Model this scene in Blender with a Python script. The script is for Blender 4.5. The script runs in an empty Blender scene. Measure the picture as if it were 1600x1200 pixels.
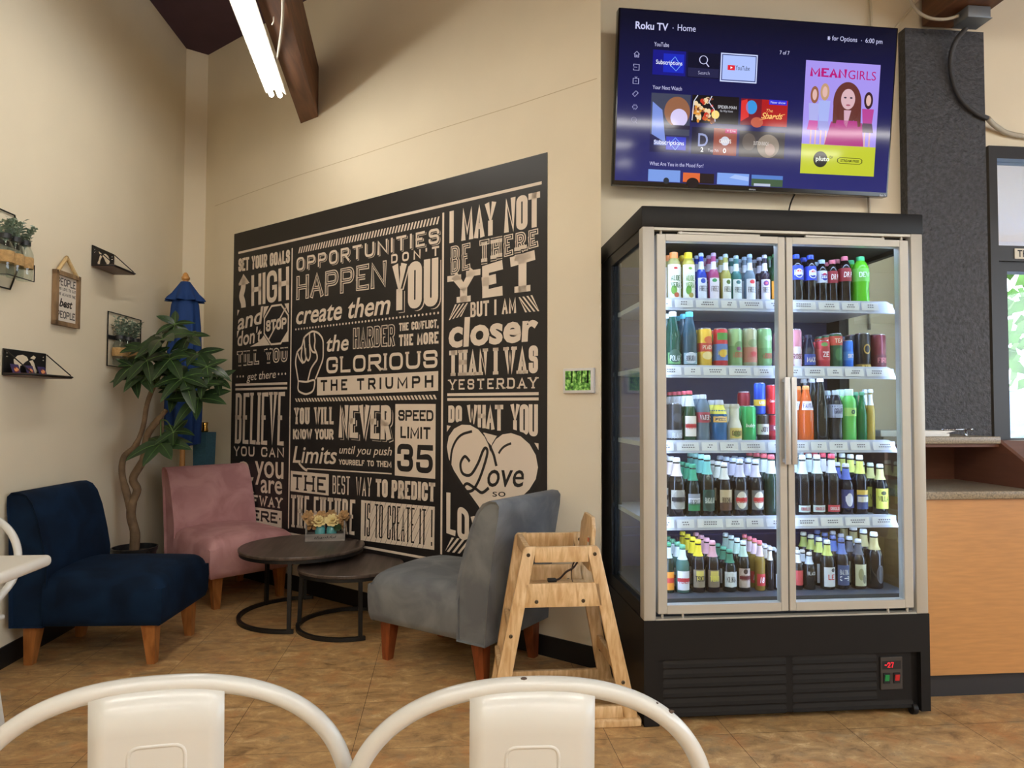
import bpy, bmesh, math, random
from mathutils import Vector, Matrix
random.seed(7)
PI = math.pi
SC = bpy.context.scene
COL = SC.collection

# ---------------------------------------------------------------- camera, world, exposure
YAW, PITCH, ROLL = 0.0964, 0.0338, 0.0028
cy_, sy_, cp_, sp_ = math.cos(YAW), math.sin(YAW), math.cos(PITCH), math.sin(PITCH)
_r = Vector((cy_, -sy_, 0)); _f = Vector((sy_*cp_, cy_*cp_, sp_)); _u = _r.cross(_f)
_r2 = _r*math.cos(ROLL) + _u*math.sin(ROLL); _u2 = _u*math.cos(ROLL) - _r*math.sin(ROLL)
cam_d = bpy.data.cameras.new('camera'); cam = bpy.data.objects.new('camera', cam_d); COL.objects.link(cam)
cam.matrix_world = Matrix(((_r2.x, _u2.x, -_f.x, 0), (_r2.y, _u2.y, -_f.y, 0), (_r2.z, _u2.z, -_f.z, 1.2), (0, 0, 0, 1)))
cam_d.sensor_width = 36.0; cam_d.lens = 1100.8/1600*36.0; cam_d.clip_start = 0.02
SC.camera = cam
SC.view_settings.view_transform = 'Standard'; SC.view_settings.look = 'None'
SC.view_settings.gamma = 1.0; SC.view_settings.use_curve_mapping = False
SC.view_settings.exposure = 0.0
SC.cycles.use_denoising = True
SC.cycles.max_bounces = 8; SC.cycles.transparent_max_bounces = 24; SC.cycles.glossy_bounces = 4
SC.cycles.sample_clamp_indirect = 6.0; SC.cycles.caustics_reflective = False; SC.cycles.caustics_refractive = False
W = bpy.data.worlds.new('World'); SC.world = W; W.use_nodes = True
_bg = W.node_tree.nodes['Background']; _bg.inputs[0].default_value = (0.80, 0.90, 1.0, 1); _bg.inputs[1].default_value = 6.0
TUBE_L = 61.0          # radiance of the fluorescent tubes
TUBE_NEAR_L = 28.0     # fixture beside the timber beam, dimmed to keep the upper mural wall darker
LED_L = 30.0            # radiance of the cooler's light strips

# ---------------------------------------------------------------- materials
def lin(c):
    c = c/255.0
    return c/12.92 if c <= 0.04045 else ((c+0.055)/1.055)**2.4
def rgb(*c): return (lin(c[0]), lin(c[1]), lin(c[2]), 1.0)
MATS = {}
def pm(name, col, rough=0.5, metal=0.0, spec=0.5, var=0.0, vscale=6.0, bump=0.0, bscale=80.0, sheen=0.0, coat=0.0, stretch=None):
    if name in MATS: return MATS[name]
    m = bpy.data.materials.new(name); m.use_nodes = True; nt = m.node_tree
    b = nt.nodes['Principled BSDF']
    b.inputs['Base Color'].default_value = rgb(*col); b.inputs['Roughness'].default_value = rough
    b.inputs['Metallic'].default_value = metal; b.inputs['Specular IOR Level'].default_value = spec
    if sheen: b.inputs['Sheen Weight'].default_value = sheen; b.inputs['Sheen Roughness'].default_value = 0.4
    if coat: b.inputs['Coat Weight'].default_value = coat; b.inputs['Coat Roughness'].default_value = 0.1
    tc = nt.nodes.new('ShaderNodeTexCoord'); vec = tc.outputs['Object']
    if stretch:
        mp = nt.nodes.new('ShaderNodeMapping'); mp.inputs['Scale'].default_value = stretch
        nt.links.new(vec, mp.inputs[0]); vec = mp.outputs[0]
    if var:
        n = nt.nodes.new('ShaderNodeTexNoise'); n.inputs['Scale'].default_value = vscale; n.inputs['Detail'].default_value = 5
        nt.links.new(vec, n.inputs['Vector'])
        rp = nt.nodes.new('ShaderNodeMapRange'); rp.inputs[1].default_value = 0.3; rp.inputs[2].default_value = 0.7
        rp.inputs[3].default_value = 1-var; rp.inputs[4].default_value = 1+var
        nt.links.new(n.outputs[0], rp.inputs[0])
        mx = nt.nodes.new('ShaderNodeVectorMath'); mx.operation = 'SCALE'; mx.inputs[0].default_value = rgb(*col)[:3]
        nt.links.new(rp.outputs[0], mx.inputs['Scale']); nt.links.new(mx.outputs[0], b.inputs['Base Color'])
    if bump:
        n2 = nt.nodes.new('ShaderNodeTexNoise'); n2.inputs['Scale'].default_value = bscale; n2.inputs['Detail'].default_value = 4
        nt.links.new(vec, n2.inputs['Vector'])
        bp = nt.nodes.new('ShaderNodeBump'); bp.inputs['Strength'].default_value = bump; bp.inputs['Distance'].default_value = 0.01
        nt.links.new(n2.outputs[0], bp.inputs['Height']); nt.links.new(bp.outputs[0], b.inputs['Normal'])
    MATS[name] = m; return m
def em(name, col, s=1.0, gloss=False):
    if name in MATS: return MATS[name]
    m = bpy.data.materials.new(name); m.use_nodes = True; nt = m.node_tree
    b = nt.nodes['Principled BSDF']
    b.inputs['Base Color'].default_value = (0.004, 0.004, 0.006, 1) if gloss else (0, 0, 0, 1)
    b.inputs['Roughness'].default_value = 0.075 if gloss else 0.6; b.inputs['Specular IOR Level'].default_value = 0.2 if gloss else 0.0
    b.inputs['Emission Color'].default_value = rgb(*col); b.inputs['Emission Strength'].default_value = s
    if gloss:
        tc = nt.nodes.new('ShaderNodeTexCoord'); wv = nt.nodes.new('ShaderNodeTexNoise'); wv.inputs['Scale'].default_value = 1.3
        bp = nt.nodes.new('ShaderNodeBump'); bp.inputs['Strength'].default_value = 0.12; bp.inputs['Distance'].default_value = 0.012
        nt.links.new(tc.outputs['Object'], wv.inputs['Vector']); nt.links.new(wv.outputs[0], bp.inputs['Height']); nt.links.new(bp.outputs[0], b.inputs['Normal'])
    MATS[name] = m; return m
def glass(name, tint=(255, 255, 255), refl=0.06, rough=0.0):
    """thin clear pane: mostly see-through with a mirror share"""
    if name in MATS: return MATS[name]
    m = bpy.data.materials.new(name); m.use_nodes = True; nt = m.node_tree
    for n in list(nt.nodes):
        if n.type != 'OUTPUT_MATERIAL': nt.nodes.remove(n)
    out = [n for n in nt.nodes][0]
    t = nt.nodes.new('ShaderNodeBsdfTransparent'); t.inputs[0].default_value = rgb(*tint)
    g = nt.nodes.new('ShaderNodeBsdfGlossy'); g.inputs['Roughness'].default_value = rough; g.inputs[0].default_value = (1, 1, 1, 1)
    fr = nt.nodes.new('ShaderNodeLayerWeight'); fr.inputs[0].default_value = 0.25
    ad = nt.nodes.new('ShaderNodeMath'); ad.operation = 'MULTIPLY_ADD'; ad.inputs[1].default_value = 0.5; ad.inputs[2].default_value = refl
    ad.use_clamp = True
    nt.links.new(fr.outputs['Fresnel'], ad.inputs[0])
    ad.inputs[1].default_value = 0.2
    mx = nt.nodes.new('ShaderNodeMixShader')
    nt.links.new(ad.outputs[0], mx.inputs[0]); nt.links.new(t.outputs[0], mx.inputs[1]); nt.links.new(g.outputs[0], mx.inputs[2])
    nt.links.new(mx.outputs[0], out.inputs[0])
    MATS[name] = m; return m
def bottle_mat(name, col, clear=0.0):
    """coloured liquid in glass: tinted, glossy, partly see-through"""
    if name in MATS: return MATS[name]
    m = pm(name, col, 0.06, spec=0.45, coat=0.0)
    if clear:
        nt = m.node_tree; b = nt.nodes['Principled BSDF']; out = [n for n in nt.nodes if n.type == 'OUTPUT_MATERIAL'][0]
        t = nt.nodes.new('ShaderNodeBsdfTransparent'); t.inputs[0].default_value = rgb(*col)
        mx = nt.nodes.new('ShaderNodeMixShader'); mx.inputs[0].default_value = clear
        nt.links.new(b.outputs[0], mx.inputs[1]); nt.links.new(t.outputs[0], mx.inputs[2]); nt.links.new(mx.outputs[0], out.inputs[0])
    return m
def wood(name, c1, c2, rough=0.45, scale=(1, 1, 1), ws=9.0, dist=3.5, bands='X'):
    if name in MATS: return MATS[name]
    m = bpy.data.materials.new(name); m.use_nodes = True; nt = m.node_tree; b = nt.nodes['Principled BSDF']
    tc = nt.nodes.new('ShaderNodeTexCoord'); mp = nt.nodes.new('ShaderNodeMapping'); mp.inputs['Scale'].default_value = scale
    n = nt.nodes.new('ShaderNodeTexNoise'); n.inputs['Scale'].default_value = ws; n.inputs['Detail'].default_value = 7; n.inputs['Distortion'].default_value = dist*0.15
    cr = nt.nodes.new('ShaderNodeValToRGB'); cr.color_ramp.elements[0].position = 0.34; cr.color_ramp.elements[1].position = 0.68
    cr.color_ramp.elements[0].color = rgb(*c1); cr.color_ramp.elements[1].color = rgb(*c2)
    nt.links.new(tc.outputs['Object'], mp.inputs[0]); nt.links.new(mp.outputs[0], n.inputs['Vector'])
    nt.links.new(n.outputs[0], cr.inputs[0]); nt.links.new(cr.outputs[0], b.inputs['Base Color'])
    b.inputs['Roughness'].default_value = rough
    MATS[name] = m; return m

# ---------------------------------------------------------------- object helpers
def tag(o, label=None, cat=None, group=None, kind=None):
    if label: o['label'] = label
    if cat: o['category'] = cat
    if group: o['group'] = group
    if kind: o['kind'] = kind
    return o
def thing(name, label, cat, loc=(0, 0, 0), rotz=0.0, group=None):
    o = bpy.data.objects.new(name, None); COL.objects.link(o); o.empty_display_size = 0.05
    o.location = loc; o.rotation_euler = (0, 0, rotz)
    return tag(o, label, cat, group)
def dup(root, loc, rotz=0.0, label=None, group=None):
    r = root.copy(); COL.objects.link(r); r.location = loc; r.rotation_euler = (0, 0, rotz)
    if label: r['label'] = label
    if group: r['group'] = group
    for ch in list(root.children):
        c = ch.copy(); COL.objects.link(c); c.parent = r
        for g in list(ch.children):
            d = g.copy(); COL.objects.link(d); d.parent = c
    return r
class MB:
    def __init__(s): s.v = []; s.f = []; s.mi = []; s.M = Matrix.Identity(4); s.cur = 0
    def add(s, vs, fs):
        o = len(s.v); s.v += [tuple(s.M @ Vector(p)) for p in vs]
        for f in fs: s.f.append(tuple(i+o for i in f)); s.mi.append(s.cur)
        return s
    def quad(s, a, b, c, d): return s.add([a, b, c, d], [(0, 1, 2, 3)])
    def box(s, x0, x1, y0, y1, z0, z1):
        return s.add([(x0, y0, z0), (x1, y0, z0), (x1, y1, z0), (x0, y1, z0), (x0, y0, z1), (x1, y0, z1), (x1, y1, z1), (x0, y1, z1)],
                     [(0, 3, 2, 1), (4, 5, 6, 7), (0, 1, 5, 4), (1, 2, 6, 5), (2, 3, 7, 6), (3, 0, 4, 7)])
    def rbox(s, x0, x1, y0, y1, z0, z1, r=0.01, seg=3):
        bm = bmesh.new(); bmesh.ops.create_cube(bm, size=1)
        for v in bm.verts: v.co = Vector(((x0+x1)/2+v.co.x*(x1-x0), (y0+y1)/2+v.co.y*(y1-y0), (z0+z1)/2+v.co.z*(z1-z0)))
        r = min(r, 0.49*min(x1-x0, y1-y0, z1-z0))
        bmesh.ops.bevel(bm, geom=bm.edges[:], offset=r, segments=seg, profile=0.5, affect='EDGES')
        s.from_bm(bm); return s
    def from_bm(s, bm):
        bm.verts.index_update()
        s.add([v.co[:] for v in bm.verts], [[v.index for v in f.verts] for f in bm.faces]); bm.free()
    def prism(s, pts, vec, bev=0.0, seg=2):
        """planar outline pts (3d) extruded by vec"""
        n = len(pts); vec = Vector(vec); P = [Vector(p) for p in pts]
        if bev:
            bm = bmesh.new(); a = [bm.verts.new(p) for p in P]; b = [bm.verts.new(p+vec) for p in P]
            bm.faces.new(a[::-1]); bm.faces.new(b)
            for i in range(n): bm.faces.new((a[i], a[(i+1) % n], b[(i+1) % n], b[i]))
            bmesh.ops.recalc_face_normals(bm, faces=bm.faces[:])
            bmesh.ops.bevel(bm, geom=bm.edges[:], offset=bev, segments=seg, profile=0.5, affect='EDGES', clamp_overlap=True)
            s.from_bm(bm); return s
        return s.add([tuple(p) for p in P]+[tuple(p+vec) for p in P],
                     [tuple(range(n))[::-1], tuple(range(n, 2*n))]+[(i, (i+1) % n, n+(i+1) % n, n+i) for i in range(n)])
    def bar(s, a, b, w, h, up=(0, 0, 1), bev=0.0):
        a, b = Vector(a), Vector(b); d = (b-a); L = d.length; d.normalize(); up = Vector(up)
        x = d.cross(up)
        if x.length < 1e-4: x = d.cross(Vector((1, 0, 0)))
        x.normalize(); u = x.cross(d)
        return s.prism([a-x*w/2-u*h/2, a+x*w/2-u*h/2, a+x*w/2+u*h/2, a-x*w/2+u*h/2], d*L, bev)
    def taper(s, a, b, wa, ha, wb, hb, up=(0, 1, 0)):
        a, b = Vector(a), Vector(b); d = (b-a).normalized(); up = Vector(up); x = d.cross(up).normalized(); u = x.cross(d)
        vs = [p+x*sx*w/2+u*sy*h/2 for p, w, h in ((a, wa, ha), (b, wb, hb)) for sx, sy in ((-1, -1), (1, -1), (1, 1), (-1, 1))]
        return s.add([tuple(v) for v in vs], [(0, 1, 2, 3), (7, 6, 5, 4)]+[(i, 4+i, 4+(i+1) % 4, (i+1) % 4) for i in range(4)])
    def tube(s, path, r, n=8, closed=False, cap=True):
        P = [Vector(p) for p in path]; m = len(P); rr = r if isinstance(r, (list, tuple)) else [r]*m
        vs = []; fs = []; prev = None
        for i, p in enumerate(P):
            if closed: d = P[(i+1) % m]-P[i-1]
            else: d = P[min(i+1, m-1)]-P[max(i-1, 0)]
            d.normalize()
            if prev is None:
                x = d.cross(Vector((0, 0, 1)))
                if x.length < 1e-3: x = d.cross(Vector((1, 0, 0)))
            else: x = prev-d*prev.dot(d)
            x.normalize(); prev = x; y = d.cross(x)
            for k in range(n):
                a = 2*PI*k/n; vs.append(tuple(p+(x*math.cos(a)+y*math.sin(a))*rr[i]))
        for i in range(m if closed else m-1):
            for k in range(n):
                j = (i+1) % m; fs.append((i*n+k, i*n+(k+1) % n, j*n+(k+1) % n, j*n+k))
        if cap and not closed: fs += [tuple(range(n))[::-1], tuple(range((m-1)*n, m*n))]
        return s.add(vs, fs)
    def lathe(s, prof, n=20, c=(0, 0, 0), cap=True):
        vs = []; fs = []; m = len(prof)
        for r, z in prof:
            for k in range(n): a = 2*PI*k/n; vs.append((c[0]+r*math.cos(a), c[1]+r*math.sin(a), c[2]+z))
        for i in range(m-1):
            for k in range(n): fs.append((i*n+k, i*n+(k+1) % n, (i+1)*n+(k+1) % n, (i+1)*n+k))
        if cap: fs += [tuple(range(n))[::-1], tuple(range((m-1)*n, m*n))]
        return s.add(vs, fs)
    def ball(s, c, r, nu=10, nv=6, sq=(1, 1, 1)):
        prof = [(max(1e-4, math.sin(PI*i/nv)), -math.cos(PI*i/nv)) for i in range(nv+1)]
        vs = []; fs = []
        for a, z in prof:
            for k in range(nu): t = 2*PI*k/nu; vs.append((c[0]+r*a*math.cos(t)*sq[0], c[1]+r*a*math.sin(t)*sq[1], c[2]+r*z*sq[2]))
        for i in range(nv):
            for k in range(nu): fs.append((i*nu+k, i*nu+(k+1) % nu, (i+1)*nu+(k+1) % nu, (i+1)*nu+k))
        return s.add(vs, fs)
    def build(s, name, mats, parent=None, smooth=False, angle=None):
        me = bpy.data.meshes.new(name); me.from_pydata(s.v, [], s.f)
        if not isinstance(mats, (list, tuple)): mats = [mats]
        for m in mats: me.materials.append(m)
        if len(mats) > 1: me.polygons.foreach_set('material_index', s.mi)
        if smooth: me.polygons.foreach_set('use_smooth', [True]*len(me.polygons))
        me.update()
        if smooth and angle: me.set_sharp_from_angle(angle=math.radians(angle))
        o = bpy.data.objects.new(name, me); COL.objects.link(o)
        if parent: o.parent = parent
        return o
def struct(name, mb, m, parent=None, smooth=False):
    o = mb.build(name, m, parent, smooth)
    if parent is None: o['kind'] = 'structure'
    return o

# ---------------------------------------------------------------- lettering
def smooth_path(P, n=6):
    P = [Vector(p) for p in P]; out = []
    for i in range(len(P)-1):
        p0, p1, p2, p3 = P[max(i-1, 0)], P[i], P[i+1], P[min(i+2, len(P)-1)]
        for k in range(n):
            t = k/n; out.append(tuple(.5*((2*p1)+(p2-p0)*t+(2*p0-5*p1+4*p2-p3)*t*t+(3*p1-p0-3*p2+p3)*t**3)))
    return out+[tuple(P[-1])]
R_ = 1
GL = {
 'A': (1, [[(0, 0), (.5, 1), (1, 0)], [(.19, .32), (.81, .32)]]),
 'B': (1, [[(0, .52), (.95, .52, R_), (.95, 1, R_), (0, 1), (0, 0), (1, 0, R_), (1, .52, R_), (.3, .52)]]),
 'C': (1, [[(1, .74), (1, 1, R_), (0, 1, R_), (0, 0, R_), (1, 0, R_), (1, .26)]]),
 'D': (1, [[(0, 0), (0, 1), (1, 1, R_), (1, 0, R_), (0, 0)]]),
 'E': (.85, [[(1, 1), (0, 1), (0, 0), (1, 0)], [(0, .52), (.8, .52)]]),
 'F': (.85, [[(1, 1), (0, 1), (0, 0)], [(0, .52), (.8, .52)]]),
 'G': (1, [[(1, .74), (1, 1, R_), (0, 1, R_), (0, 0, R_), (1, 0, R_), (1, .46), (.55, .46)]]),
 'H': (1, [[(0, 0), (0, 1)], [(1, 0), (1, 1)], [(0, .52), (1, .52)]]),
 'I': (.001, [[(0, 0), (0, 1)]]),
 'J': (.8, [[(1, 1), (1, 0, R_), (0, 0, R_), (0, .3)]]),
 'K': (1, [[(0, 0), (0, 1)], [(1, 1), (.05, .45)], [(.35, .62), (1, 0)]]),
 'L': (.8, [[(0, 1), (0, 0), (1, 0)]]),
 'M': (1.35, [[(0, 0), (0, 1), (.5, .2), (1, 1), (1, 0)]]),
 'N': (1.05, [[(0, 0), (0, 1), (1, 0), (1, 1)]]),
 'O': (1, [[(0, .5), (0, 1, R_), (1, 1, R_), (1, 0, R_), (0, 0, R_), (0, .5)]]),
 'P': (1, [[(0, 0), (0, 1), (1, 1, R_), (1, .46, R_), (0, .46)]]),
 'Q': (1, [[(0, .5), (0, 1, R_), (1, 1, R_), (1, 0, R_), (0, 0, R_), (0, .5)], [(.6, .25), (1, -.05)]]),
 'R': (1, [[(0, 0), (0, 1), (1, 1, R_), (1, .48, R_), (0, .48)], [(.5, .48), (1, 0)]]),
 'S': (.95, [[(1, .76), (1, 1, R_), (0, 1, R_), (0, .53, R_), (1, .53, R_), (1, 0, R_), (0, 0, R_), (0, .24)]]),
 'T': (1, [[(0, 1), (1, 1)], [(.5, 1), (.5, 0)]]),
 'U': (1, [[(0, 1), (0, 0, R_), (1, 0, R_), (1, 1)]]),
 'V': (1, [[(0, 1), (.5, 0), (1, 1)]]),
 'W': (1.5, [[(0, 1), (.27, 0), (.5, .8), (.73, 0), (1, 1)]]),
 'X': (1, [[(0, 0), (1, 1)], [(0, 1), (1, 0)]]),
 'Y': (1, [[(0, 1), (.5, .45), (1, 1)], [(.5, .45), (.5, 0)]]),
 'Z': (.9, [[(0, 1), (1, 1), (0, 0), (1, 0)]]),
 '3': (.9, [[(0, .78), (0, 1, R_), (1, 1, R_), (1, .53, R_), (.4, .53)], [(.4, .53), (1, .53, R_), (1, 0, R_), (0, 0, R_), (0, .22)]]),
 '5': (.9, [[(1, 1), (.08, 1), (.02, .56), (1, .62, R_), (1, 0, R_), (0, 0, R_), (0, .22)]]),
 '2': (.9, [[(0, .76), (0, 1, R_), (1, 1, R_), (1, .55), (0, 0), (1, 0)]]),
 '4': (.9, [[(.75, 0), (.75, 1), (0, .3), (1, .3)]]),
 '7': (.9, [[(0, 1), (1, 1), (.35, 0)]]),
 "'": (.001, [[(0, .8), (0, 1)]]), ',': (.001, [[(0, -.12), (0, .05)]]), '.': (.001, [[(0, 0), (0, .06)]]), '!': (.001, [[(0, .25), (0, 1)], [(0, 0), (0, .06)]]), '-': (.5, [[(0, .5), (1, .5)]]),
}
def rounded(pts, r, flags, n=5):
    out = []
    for i, p in enumerate(pts):
        if not flags[i] or i in (0, len(pts)-1): out.append(p); continue
        a, b = Vector(pts[i-1]), Vector(pts[i+1]); p = Vector(p)
        la, lb = (a-p).length, (b-p).length
        q = min(r, la*(0.999 if not flags[i-1] or i-1 == 0 else .5), lb*(0.999 if not flags[i+1] or i+1 == len(pts)-1 else .5))
        s, e = p+(a-p).normalized()*q, p+(b-p).normalized()*q
        for k in range(n+1):
            t = k/n; out.append(tuple(s*(1-t)**2+p*2*t*(1-t)+e*t*t))
    return [tuple(o) for o in out]
def ribbon(pts, th):
    """polyline -> list of quads of constant width"""
    P = []
    for p in pts:
        p = Vector(p[:2])
        if not P or (p-P[-1]).length > 1e-6: P.append(p)
    if len(P) < 2: return []
    closed = (P[0]-P[-1]).length < 1e-5
    if closed: P.pop()
    m = len(P); L = []; Rr = []
    for i in range(m):
        if closed or 0 < i < m-1:
            d1 = (P[i]-P[i-1]).normalized(); d2 = (P[(i+1) % m]-P[i]).normalized()
            n1 = Vector((-d1.y, d1.x)); n2 = Vector((-d2.y, d2.x)); b = n1+n2
            if b.length < 1e-3: b = n1; k = 1
            else: b.normalize(); k = min(1/max(b.dot(n1), .2), 1.22)
            L.append(P[i]+b*k*th/2); Rr.append(P[i]-b*k*th/2)
        else:
            d = (P[1]-P[0] if i == 0 else P[-1]-P[-2]).normalized(); n1 = Vector((-d.y, d.x))
            L.append(P[i]+n1*th/2); Rr.append(P[i]-n1*th/2)
    return [(L[i], L[(i+1) % m], Rr[(i+1) % m], Rr[i]) for i in range(m if closed else m-1)]
def bil(q, x, y):
    (a, b, c, d) = [Vector(p) for p in q]
    return a*(1-x)*(1-y)+b*x*(1-y)+c*x*y+d*(1-x)*y
def word(text, q, th, gap=None, slab=0.0, space=None, rad=None, dx=0.0, dy=0.0, thk=None):
    """block lettering filling the quad q (BL, BR, TR, TL) -> list of 2d quads"""
    Wm = (Vector(q[1])-Vector(q[0])).length; Hm = ((Vector(q[3])-Vector(q[0])).length+(Vector(q[2])-Vector(q[1])).length)/2
    gap = th*1.55 if gap is None else gap; gap += slab
    space = th*2.2 if space is None else space
    n = len(text); gw = sum(GL[c][0] for c in text if c != ' ')
    fixed = 0
    for i, c in enumerate(text):
        if c == ' ': fixed += space
        elif i < n-1 and text[i+1] != ' ': fixed += gap
        elif i < n-1: fixed += gap
    need = 1.25*th*gw+fixed+th+slab
    if need > Wm:
        k = Wm/need; th *= k; slab *= k; fixed *= k; gap *= k; space *= k
        if thk: thk *= k
    u = max((Wm-th-slab-fixed)/max(gw, .01), th*0.8)
    tot = u*gw+fixed+th+slab
    out = []; x = (th+slab)/2; fy = th/2/Hm
    for c in text:
        if c == ' ': x += space; continue
        w, strokes = GL[c]; w *= u
        for st in strokes:
            pts = [tuple(bil(q, (x+p[0]*w)/tot, fy+p[1]*(1-2*fy))) for p in st]
            fl = [len(p) > 2 for p in st]
            r = rad if rad is not None else min(.5*w, .3*Hm)
            pts = rounded(pts, max(r, 1e-5), fl)
            pts = [(p[0]+dx, p[1]+dy) for p in pts]
            for e, o_ in ((0, 1), (-1, -2)):
                if st[e][0] in (0, 1) or st[e][1] in (0, 1):
                    if (st[0][:2] != st[-1][:2]):
                        v_ = Vector(pts[e])-Vector(pts[o_])
                        if v_.length > 1e-6: pts[e] = tuple(Vector(pts[e])+v_.normalized()*(thk or th)/2)
            out += ribbon(pts, thk or th)
            if slab:
                for e, o in ((0, 1), (-1, -2)):
                    if st[e][1] in (0, 1) and abs(st[e][1]-st[o if e else 1][1]) > .2:
                        cx, cz = pts[e]; sgn = 1 if st[e][1] == 0 else -1
                        out.append(tuple(Vector((cx+a*(slab*.5+th*.5), cz+sgn*th*.32+b*(th*.32))) for a, b in ((-1, -1), (1, -1), (1, 1), (-1, 1))))
        x += w+gap
    return out
_bf = {}
def bfont(text, shear=0.0, bold=0.0):
    k = (text, shear, bold)
    if k in _bf: return _bf[k]
    cu = bpy.data.curves.new('lettering', 'FONT'); cu.body = text; cu.shear = shear; cu.offset = bold; cu.resolution_u = 3
    ob = bpy.data.objects.new('lettering', cu); COL.objects.link(ob)
    me = ob.to_mesh(); vs = [(v.co.x, v.co.y) for v in me.vertices]; fs = [tuple(p.vertices) for p in me.polygons]
    ob.to_mesh_clear(); bpy.data.objects.remove(ob); bpy.data.curves.remove(cu)
    _bf[k] = (vs, fs); return _bf[k]
XH = 0.50
def bword(text, q, shear=0.0, bold=0.0, xh=XH):
    """built-in lettering: baseline on the quad's bottom, height xh on its top -> polygons"""
    vs, fs = bfont(text, shear, bold)
    x0 = min(v[0] for v in vs); x1 = max(v[0] for v in vs)
    P = [bil(q, (v[0]-x0)/(x1-x0), v[1]/xh) for v in vs]
    return [tuple(P[i] for i in f) for f in fs]
def rectq(x0, y0, x1, y1): return [(x0, y0), (x1, y0), (x1, y1), (x0, y1)]
def polys_to(mb, polys, fn):
    for p in polys: mb.add([fn(v[0], v[1]) for v in p], [tuple(range(len(p)))])
def spline2(P, n=8):
    return [p[:2] for p in smooth_path([(q[0], q[1], 0) for q in P], n)]
def disc2(cx, cy, rx, ry, n=20):
    """an ellipse as vertical slices"""
    out = []
    xs = [-math.cos(PI*i/n) for i in range(n+1)]
    for a, b in zip(xs, xs[1:]):
        ya, yb = math.sqrt(max(0, 1-a*a)), math.sqrt(max(0, 1-b*b))
        out.append(((cx+a*rx, cy-ya*ry), (cx+b*rx, cy-yb*ry), (cx+b*rx, cy+yb*ry), (cx+a*rx, cy+ya*ry)))
    return out

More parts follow.
